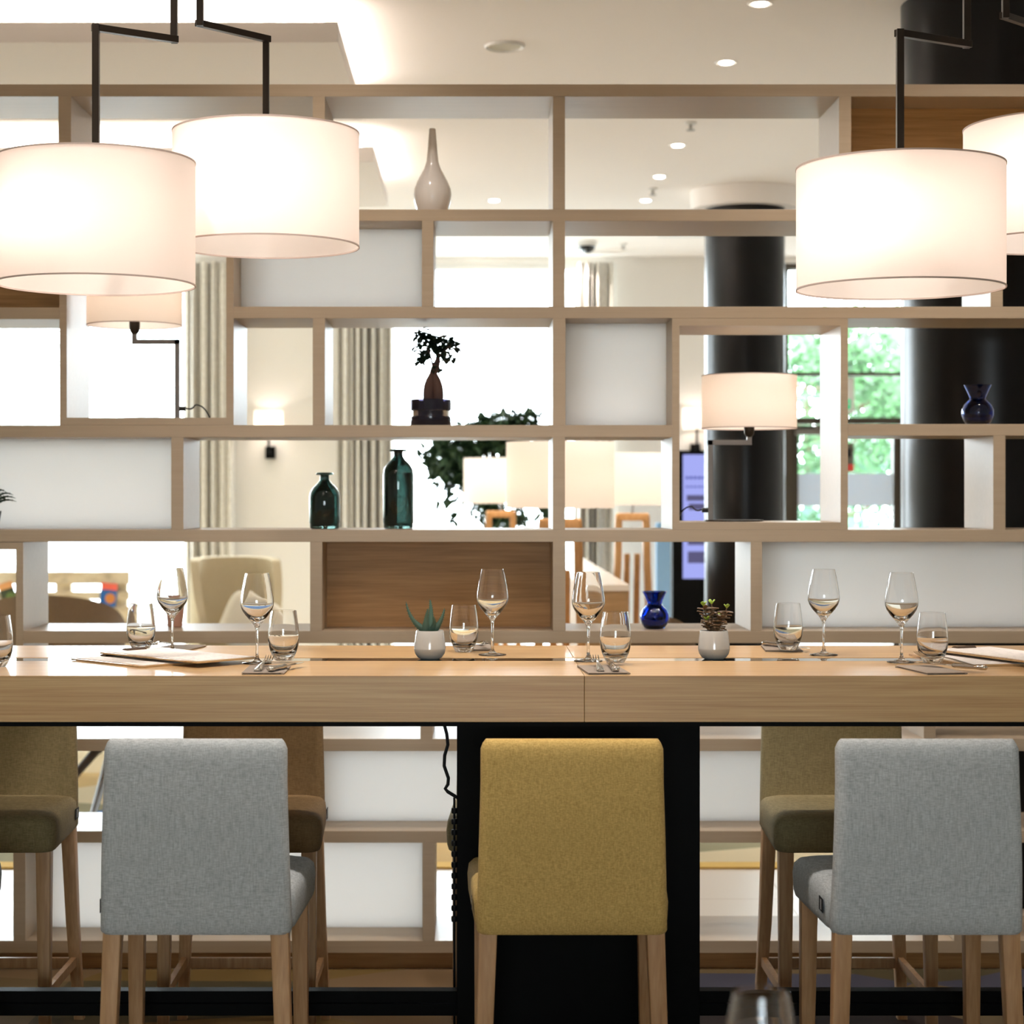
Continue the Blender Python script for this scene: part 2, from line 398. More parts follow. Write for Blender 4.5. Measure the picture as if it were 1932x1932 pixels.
# entrance glazing: dark bronze frame, transoms, glass door
def entrance():
    Y = YB
    f = MB(); x0, x1 = p2r, er
    zt = PZ(478, Y)
    xa = PX(1488, Y); xd0 = PX(1507, Y); xd1 = PX(1687, Y); xb = PX(1700, Y)
    f.box(x0, xa, Y+.0, Y+.12, 0, HEAD); f.box(x1-.06, x1, Y, Y+.12, 0, HEAD)
    f.box(xa, x1-.06, Y, Y+.12, HEAD-.05, HEAD)
    f.box(xa, x1-.06, Y+.02, Y+.1, PZ(709, Y), PZ(702, Y))
    f.box(xa, x1-.06, Y, Y+.12, PZ(800, Y), PZ(788, Y))
    f.box(xa, xa+.03, Y, Y+.12, 0, PZ(800, Y)); f.box(xb-.0, xb+.05, Y, Y+.12, 0, PZ(800, Y))
    o = struct(f.build('window_4', M_FRAME, smooth=0), 'dark framed entrance glazing looking out on green trees', 'window')
    g = MB(); g.box(xa, x1-.06, Y+.055, Y+.061, PZ(709, Y)-.0, HEAD-.05)
    g.build('upper_pane', M_PANE, o, smooth=0)
    MB().box(xa, x1-.06, Y+.055, Y+.061, PZ(788, Y), PZ(709, Y)-.002).build('middle_pane', M_PANE, o, smooth=0)
    MB().box(xb+.05, x1-.06, Y+.055, Y+.061, 0, PZ(800, Y)).build('side_pane', M_PANE, o, smooth=0)
    # door leaf
    d = MB(); zt = PZ(803, Y)-.0; dt = .078
    d.box(xa+.03, xd0, Y+.03, Y+.09, .01, zt); d.box(xd1, xb, Y+.03, Y+.09, .01, zt)
    d.box(xd0, xd1, Y+.03, Y+.09, zt-.07, zt); d.box(xd0, xd1, Y+.03, Y+.09, .01, .2)
    D = struct(d.build('door_1', M_FRAME, smooth=0), 'dark framed glass entrance door', 'door')
    MB().box(xd0, xd1, Y+.057, Y+.063, .2, zt-.07).build('door_pane', M_PANE, D, smooth=0)
    MB().box(xd0+.002, xd1-.002, Y+.0535, Y+.0555, PZ(955, Y), PZ(893, Y)).build('frosted_band', M_FROST, D, smooth=0)
    c = MB(); c.box(PX(1500, Y), PX(1556, Y), Y-.03, Y+.028, PZ(821, Y), PZ(810, Y))
    c.build('door_closer', M_CHROME, D, bevel=.004)
    c = MB(); c.box(PX(1536, Y), PX(1544, Y), Y-.04, Y+.02, PZ(809, Y), PZ(802, Y)); c.build('closer_arm', M_CHROME, D)
    # stickers on the glass
    s = tag(MB().box(PX(1588, Y), PX(1614, Y), Y+.046, Y+.053, PZ(779, Y), PZ(712, Y)).build('exit_sign', M_PLAST, smooth=0),
            'white and green emergency exit sign on the glazing above the door', 'sign')
    g = mat('exit_green', (20, 190, 130), 0.4, emit=(20, 190, 130), estr=.3)
    gm = MB().box(PX(1590, Y), PX(1607, Y), Y+.044, Y+.046, PZ(772, Y), PZ(753, Y)); gm.build('green_field', g, s, smooth=0)
    a = MB(); cx = PX(1598, Y); cz = PZ(763, Y)
    a.add([(cx-.03, Y+.0435, cz+.02), (cx+.03, Y+.0435, cz+.02), (cx, Y+.0435, cz-.03), (cx-.03, Y+.044, cz+.02), (cx+.03, Y+.044, cz+.02), (cx, Y+.044, cz-.03)],
          [(0, 1, 2), (3, 5, 4), (0, 3, 4, 1), (1, 4, 5, 2), (2, 5, 3, 0)])
    a.build('arrow', M_PLAST, s, smooth=0)
    s = tag(MB().box(PX(1592, Y), PX(1613, Y), Y+.046, Y+.053, PZ(890, Y), PZ(836, Y)).build('door_notice', mat('notice_grey', (96, 92, 80), .6), smooth=0),
            'grey notice with red foot stuck on the entrance door glass', 'notice')
    MB().box(PX(1592, Y), PX(1613, Y), Y+.0445, Y+.046, PZ(889, Y), PZ(876, Y)).build('red_band', mat('notice_red', (190, 60, 50), .6), s, smooth=0)
    b = MB()
    b.box(PX(1596, Y), PX(1608, Y), Y+.0445, Y+.046, PZ(862, Y), PZ(846, Y))
    b.build('printed_block', M_TAG, s, smooth=0)
entrance()

# black round columns
def column(name_label, X, Y, r, collar):
    m = MB().lathe([(r, 0.0), (r, CEIL-.001)], 72, (0, 0, 0))
    o = m.build('trim_1' if collar else 'trim_2', M_COL, loc=(X, Y, 0)); struct(o, name_label, 'column')
    if collar:
        MB().lathe([(r+.002, CEIL-.12), (r+.085, CEIL-.12), (r+.09, CEIL-.06), (r+.09, CEIL-.002), (r+.002, CEIL-.002)], 72, cap0=False, cap1=False, closed=True).build('collar', M_CEIL, o)
column('glossy black round column with a white collar at the ceiling', PX(1405, 11.9), 11.9, 75/F0*11.9, True)
column('broad glossy black round column right of the shelf', PX(1860, 7.35), 7.35, 157/F0*7.35, False)

# ceiling rafts with hidden cove light
def raft(y0, y1, label):
    h = 1.75; z0 = EYE+h; x1 = -.53; x0 = -5.4
    e = empty('ceiling_raft', label, 'ceiling panel', ((x0+x1)/2, (y0+y1)/2, z0), group='lowered ceiling rafts')
    hx = (x1-x0)/2; hy = (y1-y0)/2
    MB().box(-hx, hx, -hy, hy, 0, .08).build('panel', M_CEIL, e, smooth=0)
    s = MB(); s.box(-hx+.12, hx-.12, -hy+.12, hy-.12, .08, CEIL-z0); s.build('hanger_block', M_CEIL, e, smooth=0)
    l = MB(); t = .02
    l.box(-hx+.06, hx-.06, -hy+.06, -hy+.06+t, .082, .097); l.box(-hx+.06, hx-.06, hy-.06-t, hy-.06, .082, .097)
    l.box(-hx+.06, -hx+.06+t, -hy+.1, hy-.1, .082, .097); l.box(hx-.06-t, hx-.06, -hy+.1, hy-.1, .082, .097)
    l.build('led_strip', M_LED, e, smooth=0)
raft(7.24, 8.75, 'lowered white ceiling raft nearer the shelf, light glowing round it')
raft(9.84, 11.4, 'lowered white ceiling raft farther back, seen through the shelf')

def downlight(X, Y, label, r=.042, proto=[None], en=55):
    if proto[0] is None:
        e = empty('downlight', label, 'ceiling light', (X, Y, CEIL), group='ceiling downlights')
        MB().lathe([(r*.8, -.001), (r*1.15, -.004), (r*1.25, -.001), (r*1.25, 0)], 32).build('trim_ring', M_PLAST, e)
        MB().lathe([(0, -.006), (r*.62, -.007), (r*.75, -.002)], 32).build('lens', M_SPOT, e)
        proto[0] = e
    else: e = dup(proto[0], (X, Y, CEIL), 0, label)
    l = bpy.data.lights.new('downlight_beam', 'SPOT'); l.energy = en; l.color = (1, .91, .84); l.spot_size = 2.0; l.spot_blend = .8; l.shadow_soft_size = .05
    o = bpy.data.objects.new('downlight_beam', l); COL.objects.link(o); o.location = (X, Y, CEIL-.02)
    return e
for Y, t in ((5.35, 'recessed downlight over the dining table, outside the top of the frame'),
             (7.35, 'recessed downlight highest in the photo'), (8.35, 'recessed downlight just above the shelf, second from the top'),
             (10.34, 'recessed downlight in the upper middle shelf opening, nearest of the three in line'),
             (11.36, 'recessed downlight in the upper middle shelf opening, middle of the three in line'),
             (12.28, 'recessed downlight in the upper middle shelf opening, lowest of the three in line')):
    downlight(1.127, Y, t)
downlight(.13, 12.28, 'recessed downlight seen right of the white bottle vase')
downlight(.06, 15.0, 'faint recessed downlight above the bright window, second shelf row')
downlight(.82, 14.9, 'recessed downlight above the small grey curtain')
for x, y, t in ((-.95, 4.2, 'left end of the bar table, near side'), (.25, 4.2, 'middle of the bar table, near side'), (1.75, 5.45, 'right end of the bar table'),
                (-.45, 5.45, 'left half of the bar table, far side')):
    downlight(x, y, 'added unseen downlight above the frame, brightening the '+t, en=92 if y < 5 else 52)  # extra lamps out of view, added to light the tabletop and shelf fronts
o = empty('ceiling_speaker', 'round white ceiling speaker above the middle of the shelf', 'speaker', (.13, 8.04, CEIL))
MB().lathe([(.07, -.002), (.082, -.012), (.088, -.004), (.088, 0)], 40).build('rim', M_PLAST, o)
MB().lathe([(0, -.004), (.068, -.004), (.069, -.001)], 40).build('grille', mat('speaker_grille', (206, 200, 184), .8), o)
for px, Y, t in ((1303, 9.7, 'ceiling sprinkler just under the shelf top board'), (1232, 11.8, 'ceiling sprinkler beside the lowest two downlights'),
                 (1176, 14.4, 'ceiling sprinkler near the dark camera dome')):
    e = empty('sprinkler', t, 'sprinkler', (PX(px, Y), Y, CEIL), group='ceiling sprinklers')
    MB().lathe([(.03, 0), (.03, -.008), (.012, -.012)], 20).build('escutcheon', M_PLAST, e)
    MB().lathe([(.008, -.01), (.008, -.035), (.022, -.04), (.022, -.043)], 16).build('nozzle', M_CHROME, e)
e = empty('camera_dome', 'small dark dome camera on the far ceiling', 'security camera', (PX(1107, 14.3), 14.3, CEIL))
MB().lathe([(.075, 0), (.075, -.03), (.07, -.035)], 32).build('housing', M_PLAST, e)
MB().lathe([(.066, -.034), (.06, -.06), (.04, -.08), (.01, -.09), (0, -.09)], 32, cap0=False).build('dome', M_DOME, e)
tag(MB().box(PX(1240, 14), PX(1330, 14), 13.6, 14.0, CEIL-.012, CEIL-.001).build('air_vent', M_PLAST, bevel=.002), 'flat white air vent on the far ceiling left of the column', 'vent')

# ------------------------------------------------------------------ curtains
def curtain(px0, px1, Y, ztop, label, folds, seed):
    rnd = random.Random(seed)
    x0, x1 = PX(px0, Y), PX(px1, Y); n = int(folds*14); pts = []
    folds = int(folds*1.6); n = folds*14; ph = [rnd.uniform(.4, 1.5) for _ in range(folds+2)]; wd = [rnd.uniform(.5, 1.6) for _ in range(folds+1)]; tw = sum(wd[:folds])
    xs = []
    for i in range(n+1):
        k = min(folds-1, i//14); xs.append((sum(wd[:k])+wd[k]*(i-14*k)/14)/tw)
    for i in range(n+1):
        u = xs[i]; k = i/n*folds; a = ph[int(k) % len(ph)]
        pts.append((x0+(x1-x0)*u, .045*a*math.sin(2*PI*k)+.02*math.sin(5*k+seed)))
    vs = []; fs = []
    lv = [ztop, ztop-.15, ztop*.6, .9, .03]
    for li, z in enumerate(lv):
        s = 1.0+.25*(li/4)
        for (x, y) in pts: vs.append((x, y*s, z))
    k = len(pts)
    for li in range(len(lv)-1):
        for i in range(k-1): fs.append((li*k+i, li*k+i+1, (li+1)*k+i+1, (li+1)*k+i))
    o = MB().add(vs, fs).build('curtain', M_CURT, loc=(0, Y, 0), smooth=60)
    s = o.modifiers.new('s', 'SOLIDIFY'); s.thickness = .006
    return tag(o, label, 'curtain', 'linen lounge curtains')
zc = PZ(494, 15.02)
curtain(346, 440, 15.02, zc, 'linen curtain between the left window and the lounge wall lamp', 4, 3)
curtain(636, 742, 15.02, zc, 'linen curtain behind the green glass bottles', 5, 5)
curtain(1084, 1158, 15.02, zc, 'grey linen curtain right of the tree window', 4, 9)

# wall lamps
def wall_lamp(px, pz, label):
    Y = 15.05; X = PX(px, Y)
    e = empty('wall_lamp', label, 'wall lamp', (X, Y, PZ(pz, Y)), group='wall lamps on the far wall')
    r = .115; h = 40/F0*Y/2*1.0
    MB().lathe([(r, -h), (r, h)], 40, cap0=False, cap1=False).build('shade', M_SHADEW, e)
    MB().box(-.04, .04, .1, .147, -.30, -.20).build('wall_mount', M_BLACK, e)
    MB().tube([(0, .1, -.25), (0, 0, -.25), (0, 0, -.08)], .01).build('arm', M_BLACK, e)
    MB().lathe([(0, -.05), (.03, -.03), (.04, 0), (.03, .03), (0, .05)], 12).build('bulb', M_BULBT, e)
wall_lamp(507, 795, 'small white wall lamp in the lounge, seen through the shelf left of the bottles')
wall_lamp(1315, 790, 'small white wall lamp behind the table lamp in the right niche')

# ------------------------------------------------------------------ the open shelf (room divider)
D = 6.09; SD = .36; T14 = 14
def sx(px): return PX(px, D)
def sz(py): return PZ(py, D)
SH = empty('room_divider_shelf', 'tall open taupe shelf divider with staggered compartments behind the table', 'shelf', (0, D, 0))
def piece(name, x0, x1, y0, y1, m=None, d0=0.0, d1=SD, bevel=.0008):
    return MB().box(sx(x0), sx(x1), d0, d1, sz(y1), sz(y0)).build(name, m or M_LAM, SH, smooth=0, bevel=bevel)
LX, RX = -420, 2260
piece('shelf_board', LX, RX, 159, 182)
piece('shelf_board', LX+23, RX-23, 395, 417)
piece('shelf_board', LX+23, 112, 580, 602); piece('shelf_board', 441, RX-23, 578.5, 600.5)
piece('shelf_board', LX+23, 1268, 802, 825); piece('shelf_board', 1600, RX-23, 800, 822)
piece('shelf_board', LX+23, RX-23, 999.5, 1022.5)
piece('shelf_board', 44, RX-23, 1190.5, 1213.5)
piece('shelf_board', LX+23, RX-23, 1394, 1417)
piece('shelf_board', LX+23, RX-23, 1568, 1590)
piece('shelf_board', LX, RX, 1775, 1798)
piece('end_panel', LX, LX+23, 182, 1775); piece('end_panel', RX-23, RX, 182, 1775)
for x0, x1, y0, y1 in ((110, 134, 182, 395), (590, 613, 182, 395), (1043, 1066, 182, 395), (1583, 1606, 182, 395),
                       (-150, -127, 417, 580), (796, 818, 417, 578.5), (1043, 1066, 417, 578.5), (1869, 1892, 417, 578.5),
                       (590, 613, 600.5, 802), (1043, 1067, 600.5, 802), (2040, 2063, 600.5, 800), (-190, -167, 602, 802),
                       (323, 346, 825, 999.5), (1043, 1066, 825, 999.5), (1874, 1897, 822, 999.5), (-140, -117, 825, 999.5),
                       (585, 608, 1022.5, 1190.5), (1043, 1067, 1022.5, 1190.5), (1416, 1438, 1022.5, 1190.5),
                       (793, 816, 1213.5, 1394), (1743, 1765, 1213.5, 1394),
                       (560, 583, 1417, 1568), (1043, 1066, 1417, 1568), (1620, 1643, 1417, 1568),
                       (25, 48, 1590, 1775), (797, 820, 1590, 1775), (1800, 1823, 1590, 1775)):
    piece('upright', x0, x1, y0, y1)
pd0, pd1 = .19, .21
def panel(x0, x1, y0, y1, m, label, d=pd0):
    o = piece('back_panel', x0, x1, y0, y1, m, d, d+.018, 0); o['label'] = label
panel(-127, 112, 417, 580, M_OAKP, 'oak back panel behind the left pendant')
panel(441, 796, 417, 578.5, M_WHITE, 'white back panel below the second pendant')
panel(1067, 1268, 600.5, 802, M_WHITE, 'square white back panel')
panel(-117, 323, 825, 999.5, M_WHITE, 'long white back panel at left')
panel(608, 1043, 1022.5, 1190.5, M_OAKP, 'oak back panel behind the aloe')
panel(1438, RX-23, 1022.5, 1190.5, M_WHITE, 'long white back panel at right')
panel(1606, RX-23, 182, 395, M_OAKP, 'oak back panel behind the right pendants')
panel(583, 1043, 1417, 1568, M_WHITE, 'white back panel under the table')
panel(1066, 1620, 1417, 1568, M_WHITE, 'white back panel right of the pedestal')
panel(48, 797, 1590, 1775, M_WHITE, 'long low white back panel')
def niche(x0, x1, y0, y1):
    # inner opening; 14 px thick box set into the shelf
    m = MB(); t = T14-.2
    def bx(a, b, c, d): m.box(sx(a), sx(b), 0, SD, sz(d), sz(c))
    bx(x0-t, x0, y0-t, y1+t); bx(x1, x1+t, y0-t, y1+t); bx(x0, x1, y0-t, y0); bx(x0, x1, y1, y1+t)
    m.build('lamp_niche', M_LAM, SH, smooth=0)
niche(126, 427, 431, 788); niche(1282, 1586, 614.5, 985.5); niche(-272, 30, 1037, 1380)
MB().box(sx(LX)+.05, sx(RX)-.05, .06, SD-.02, 0.0, sz(1798)).build('plinth', M_OAKP, SH, smooth=0)

# ------------------------------------------------------------------ rugs
tag(MB().box(-5.5, 5.0, 2.6, 6.1, .001, .009).build('dining_rug', M_RUG, smooth=0), 'rug of angular brown, mustard and grey-blue shapes under the bar table', 'rug')
e = empty('lounge_rug', 'beige rug with blue and olive shapes in the lounge behind the shelf', 'rug', (-.8, 10.6, .001))
RG = .0094
MB().box(-5.0, 3.0, -2.72, 3.4, 0, .008).build('rug_field', M_RUG2, e, smooth=0)
MB().box(-5.0, 3.0, -2.83, -2.72, 0, .008).build('rug_border', mat('mustard_border', (214, 178, 96), .95), e, smooth=0)

# ------------------------------------------------------------------ the bar table
TZ = 1.14; TT = .108; YT0, YT1 = 4.35, 5.214
TB = empty('bar_table', 'long high oak table with black centre strip and black pedestal', 'table', (.257, 4.78, 0))
def tb(x0, x1, y0, y1, z0, z1): return MB().box(x0-.257, x1-.257, y0-4.78, y1-4.78, z0, z1)
TX0, TX1 = -2.05, 2.56; seams = [TX0, .2566, TX1]
for i in range(2):
    a, b = seams[i]+.0004, seams[i+1]-.0004
    m = tb(a, b, YT0, 4.735, TZ-TT, TZ); m.add(*[(lambda q: (q.v, q.f))(tb(a, b, 4.832, YT1, TZ-TT, TZ))][0])
    m.build('tabletop_section', M_TOP, TB, smooth=0, bevel=.001)
tb(TX0, TX1, 4.7355, 4.8315, TZ-.03, TZ-.001).build('centre_strip', M_STRIP, TB, smooth=0)
tb(TX0+.02, TX1-.02, 4.365, 5.2, TZ-TT-.012, TZ-TT-.0005).build('under_frame', M_BLACK, TB, smooth=0)
xa, xb = PX(795, 4.5), PX(1402, 4.5)
m = MB(); z1 = TZ-TT-.0122; z0 = z1-.009
vs = []
for y in (4.5, 5.06):
    vs += [(xa-.257-.0, y-4.78, z1), (xb-.257, y-4.78, z1), (xb-.257-.012, y-4.78, z0), (xa-.257+.012, y-4.78, z0)]
m.add(vs, [(0, 1, 2, 3), (4, 7, 6, 5), (0, 4, 5, 1), (1, 5, 6, 2), (2, 6, 7, 3), (3, 7, 4, 0)])
m.build('mounting_plate', M_BLACK, TB, smooth=0)
tb(PX(862, 4.62), PX(1320.5, 4.62), 4.62, 5.0, .012, z0).build('pedestal', M_BLACK, TB, smooth=0, bevel=.002)
for x0, x1 in ((TX0+.06, PX(862, 4.62)), (PX(1320.5, 4.62), TX1-.06)):
    m = tb(x0, x1, 4.76, 4.80, .265, .295); m.add(*(lambda q: (q.v, q.f))(tb(x0, x1, 4.757, 4.803, .233, .2635)))
    m.build('foot_rail', M_BLACK, TB, smooth=0, bevel=.001)
tb(TX0+.06, PX(862, 4.62), 4.70, 4.74, .165, .206).build('foot_rail', M_BLACK, TB, smooth=0)
for x in (TX0+.01, TX1-.07):
    tb(x, x+.06, 4.55, 5.02, .012, TZ-TT-.0125).build('end_leg', M_BLACK, TB, smooth=0)
tag(MB().tube([P(838, 1366, 4.78), P(843, 1385, 4.78), P(845, 1405, 4.78), P(839, 1425, 4.78), P(838, 1445, 4.78), P(846, 1468, 4.78), P(845, 1480, 4.78), P(840, 1488, 4.78), P(845, 1494, 4.78), P(855, 1500, 4.78), P(866.5, 1507, 4.78)], .0045, 10).build('power_cable', M_CABLE),
    'black cable hanging under the table left of the pedestal', 'cable')
m = MB()
sp = empty('cable_spine', 'black ribbed cable spine down the left side of the pedestal', 'cable guide', (PX(862, 4.62)-.0105, 5.0, 0))
for k in range(11):
    z = .715-k*.029
    MB().lathe([(.003, z-.008), (.0075, z-.007), (.0085, z), (.0075, z+.007), (.003, z+.008)], 14).build('link', M_CABLE, sp)
MB().tube([(0, 0, .002), (0, 0, .75)], .003, 8).build('cable', M_CABLE, sp)

# ------------------------------------------------------------------ bar stools
def stool(fab, label, wood_m):
    e = empty('bar_stool', label, 'bar stool')
    # back: rings along z; local +y is the facing direction, y=0 the rear face
    def hw(z):
        t = (z-.582)/(1.016-.582)
        return .2135-.011*min(1, t*1.25)**1.0+.002*t
    b = MB(); rs = []
    zs = [.582, .59, .62, .68, .74, .80, .86, .92, .97, .995, 1.008, 1.0145, 1.0165]
    for z in zs:
        t = (z-.582)/.434
        cy = .036-.020*math.sin(PI*min(1, t*1.05))*.7-.012*t
        hy = .034-.006*t; hx = hw(z); r = .024
        if z > .99:
            q = (z-.99)/.0265; hy *= math.sqrt(max(0.02, 1-q*q*.97)); hx -= .012*q*q
        if z < .585: hx -= .004; hy -= .005
        r = min(r, hy*.95)
        rs.append(rrect(hx, hy, r, 5, 0, cy, z))
    b.rings(rs); b.build('backrest', fab, e, smooth=50)
    pip = MB(); z = .992
    hx = hw(.985)+.0005; pts = [(-hx+.02, -.0018+.004, z-.001), (-.1, -.0022, z-.002), (0, -.0026, z), (.1, -.0022, z-.001), (hx-.02, .0022, z)]
    # seat
    s = MB(); rs = []
    for z, dx, dy in ((.582, -.006, -.006), (.586, -.001, -.001), (.60, .003, .002), (.64, .005, .003), (.664, .002, .001), (.676, -.008, -.008), (.683, -.03, -.03), (.686, -.07, -.06)):
        ring = []
        for (x, y, zz) in rrect(.2125+dx, .195+dy, .035, 5, 0, .238, z):
            u = (y-.045)/.385
            x *= 1+.085*max(0, min(1, u))**.7
            ring.append((x, y, zz))
        rs.append(ring)
    s.rings(rs); s.build('seat', fab, e, smooth=50)
    for sgn in (-1, 1):
        # rear legs (under the backrest) splay outward and back
        m = MB(); rs = []
        for z, x, y, h in ((.585, .187, .034, .0205), (.3, .197, .022, .018), (.009, .212, .0, .0145)):
            rs.append(rrect(h, h, .004, 2, sgn*x, y, z))
        m.rings(rs); m.build('leg', wood_m, e)
        m = MB(); rs = []
        for z, x, y, h in ((.585, .198, .392, .0205), (.3, .2, .397, .0175), (.009, .203, .403, .0145)):
            rs.append(rrect(h, h, .004, 2, sgn*x, y, z))
        m.rings(rs); m.build('leg', wood_m, e)
        MB().bar((sgn*.2015, .03, .185), (sgn*.2, .385, .185), .016, .026).build('stretcher', wood_m, e)
    MB().bar((-.19, .014, .178), (.19, .014, .178), .015, .03).build('stretcher', wood_m, e)
    MB().bar((-.185, .399, .185), (.185, .399, .185), .015, .03).build('stretcher', wood_m, e)
    t = MB(); t.box(-.2245, -.2232, .068, .112, .617, .648)
    tg = t.build('fabric_tag', M_TAG, e, smooth=0); tg['label'] = 'small black sewn tag'
    q = MB()
    for k in range(6): q.box(-.2248, -.2245, .083, .096, .621+k*.004, .6235+k*.004)
    q.build('tag_print', M_TAGT, tg, smooth=0)
    return e
YC = 4.147
s_grey = stool(M_GREY, 'light grey upholstered bar stool with its back to us, left of the yellow one', M_BEECH)
s_grey.location = (PX(367, YC), YC, 0); s_grey['group'] = 'grey bar stools on the near side'
dup(s_grey, (PX(1753, YC), YC, 0), 0, 'light grey upholstered bar stool with its back to us at the right edge')
dup(s_grey, (-1.388, YC, 0), 0, 'grey bar stool mostly cut off by the left edge, only seat corner and leg showing')
s_y = stool(M_YEL, 'mustard yellow upholstered bar stool in front of the black pedestal', M_BEECH); s_y.location = (PX(1080, YC), YC, 0)
YR = 5.53
M_LEGR = M_BEECH
s = stool(M_OLV, 'olive brown bar stool on the far side, partly behind the left edge', M_LEGR); s.location = (PX(4, 5.46), YR, 0); s.rotation_euler = (0, 0, PI)
s = stool(M_BRN, 'brown bar stool on the far side behind the left grey stool', M_LEGR); s.location = (PX(474, 5.46), YR, 0); s.rotation_euler = (0, 0, PI)
s = stool(M_KHK, 'khaki bar stool on the far side behind the right grey stool', M_LEGR); s.location = (PX(1575, 5.46), YR, 0); s.rotation_euler = (0, 0, PI)
dup(s, (.158, YR, 0), PI, 'khaki bar stool almost hidden behind the black pedestal')

# ------------------------------------------------------------------ glasses
def wine_glass(label, group='wine glasses on the bar table'):
    e = empty('wine_glass', label, 'wine glass', group=group)
    prof_o = [(0, .0), (.036, .0), (.0368, .0012), (.036, .0022), (.024, .0038), (.010, .0068), (.0048, .013), (.0036, .024), (.0034, .05), (.0036, .075), (.0048, .088), (.0085, .096),
              (.018, .107), (.029, .120), (.0375, .133), (.0412, .144), (.0417, .152), (.0405, .165), (.037, .187), (.0325, .21), (.0292, .225)]
    prof_i = [(.0284, .2247), (.0317, .21), (.0362, .187), (.0397, .165), (.0409, .152), (.0402, .1445), (.0356, .1345), (.0262, .1235), (.0145, .1135), (.005, .1085), (0, .108)]
    MB().lathe(prof_o+prof_i, 64, cap0=False, cap1=False).build('glass_body', M_GLASS, e, smooth=60)
    return e
def tumbler(label):
    e = empty('water_tumbler', label, 'tumbler', group='water tumblers on the bar table')
    po = [(0, .0), (.0215, .0), (.0228, .001), (.0275, .010), (.033, .022), (.0372, .037), (.039, .053), (.0388, .066), (.0372, .085), (.0345, .106), (.0318, .125)]
    pi_ = [(.0307, .1247), (.0335, .106), (.0362, .085), (.0378, .066), (.0379, .058), (.0366, .050), (.0335, .0375), (.0285, .0265), (.021, .0185), (.011, .0145), (0, .0138)]
    MB().lathe(po+pi_, 64, cap0=False, cap1=False).build('glass_body', M_GLASS, e, smooth=60)
    return e
def at_table(px, Y): return (PX(px, Y), Y, TZ+.0007)
wg = wine_glass('wine glass behind the left menu cards, beside the far left tumbler'); wg.location = at_table(325, 4.99)
for px, Y, t in ((485, 4.66, 'wine glass beside the left folded napkin in front'), (929, 4.90, 'wine glass in front of the oak back panel, right of the aloe'),
                 (1110, 4.72, 'wine glass beside the middle front napkin'), (1554, 4.90, 'wine glass right of the jade plant, back row'),
                 (1701, 4.69, 'wine glass left of the right-hand menu cards')):
    dup(wg, at_table(px, Y), random.random(), t)
tw = tumbler('tumbler behind the left menu cards with a fork beside it'); tw.location = at_table(266, 5.07)
for px, Y, t in ((-6, 4.58, 'tumbler cut by the left edge of the photo'), (535, 4.69, 'tumbler on the left front napkin'),
                 (875, 5.0, 'tumbler between the aloe pot and a wine glass'), (1161, 4.63, 'tumbler on the middle front napkin'),
                 (1487, 5.0, 'tumbler on the far napkin right of the jade plant'), (1759, 4.68, 'tumbler behind the crossed fork at right')):
    dup(tw, (PX(px, Y), Y, TZ+(.0058 if px in (535, 1161, 1487) else .0007)), random.random()*3, t)

# napkins and cutlery
def napkin(px, Yn, rz, label, w=.10, l=.20):
    n = MB()
    pts = [(-w/2, 0), (w/2-.003, 0), (w/2, .0016), (w/2, .0032), (w/2-.003, .0048), (-w/2, .0048), (-w/2, .0032), (w/2-.006, .0034), (w/2-.008, .0024), (w/2-.006, .0016), (-w/2+.001, .0016)]
    vs = [(x, 0, z) for x, z in pts]+[(x, l, z) for x, z in pts]; k = len(pts)
    fs = [(i, (i+1) % k, k+(i+1) % k, k+i) for i in range(k)]+[tuple(range(k)), tuple(range(k, 2*k))[::-1]]
    o = n.add(vs, fs).build('napkin', M_NAP, smooth=0); o.location = (PX(px, Yn), Yn, TZ); o.rotation_euler = (0, 0, rz)
    return tag(o, label, 'napkin', 'folded taupe napkins')
def fork_mesh():
    m = MB(); rs = []
    for y, w, h, z in ((0, .007, .0016, .002), (.006, .0095, .0018, .0022), (.03, .0085, .002, .004), (.07, .005, .002, .008), (.105, .0035, .0022, .0095), (.125, .004, .002, .0075), (.135, .009, .0016, .005), (.142, .0115, .0014, .0038)):
        rs.append([(x, y, zz) for x, zz in ((-w, z), (-w*.6, z+h), (w*.6, z+h), (w, z), (w*.6, z-h*.4), (-w*.6, z-h*.4))])
    m.rings(rs)
    for k in range(4):
        x = -.0093+k*.0062; q = []
        for y, z, w in ((.14, .0038, .0019), (.155, .0025, .0016), (.17, .004, .0014), (.185, .0085, .0012), (.192, .012, .0007)):
            q.append([(x-w, y, z), (x-w, y, z+.0016), (x+w, y, z+.0016), (x+w, y, z)])
        m.rings(q)
    return m
def knife_parts(e):
    m = MB(); rs = []
    for y, w, h in ((0, .004, .003), (.003, .0085, .006), (.014, .0098, .0068), (.026, .0078, .0058), (.04, .0072, .0055), (.06, .0082, .006), (.082, .0066, .005), (.088, .008, .0058), (.094, .0045, .004)):
        rs.append([(w*math.cos(a), y, .0068+h*math.sin(a)) for a in [2*PI*k/12 for k in range(12)]])
    m.rings(rs); m.build('handle', M_STEEL, e, smooth=60)
    b = MB(); vs = []
    out = [(-.006, .092), (.006, .092), (.009, .13), (.0095, .17), (.004, .195), (-.003, .2), (-.006, .17)]
    k = len(out); vs = [(x, y, .0058) for x, y in out]+[(x, y, .0070) for x, y in out]
    b.add(vs, [tuple(range(k))[::-1], tuple(range(k, 2*k))]+[(i, (i+1) % k, k+(i+1) % k, k+i) for i in range(k)])
    b.build('blade', M_STEEL, e, smooth=0)
napkin(496, 4.372, 0.02, 'folded taupe napkin under the left front tumbler')
napkin(1150, 4.372, 0.08, 'folded taupe napkin under the middle front tumbler')
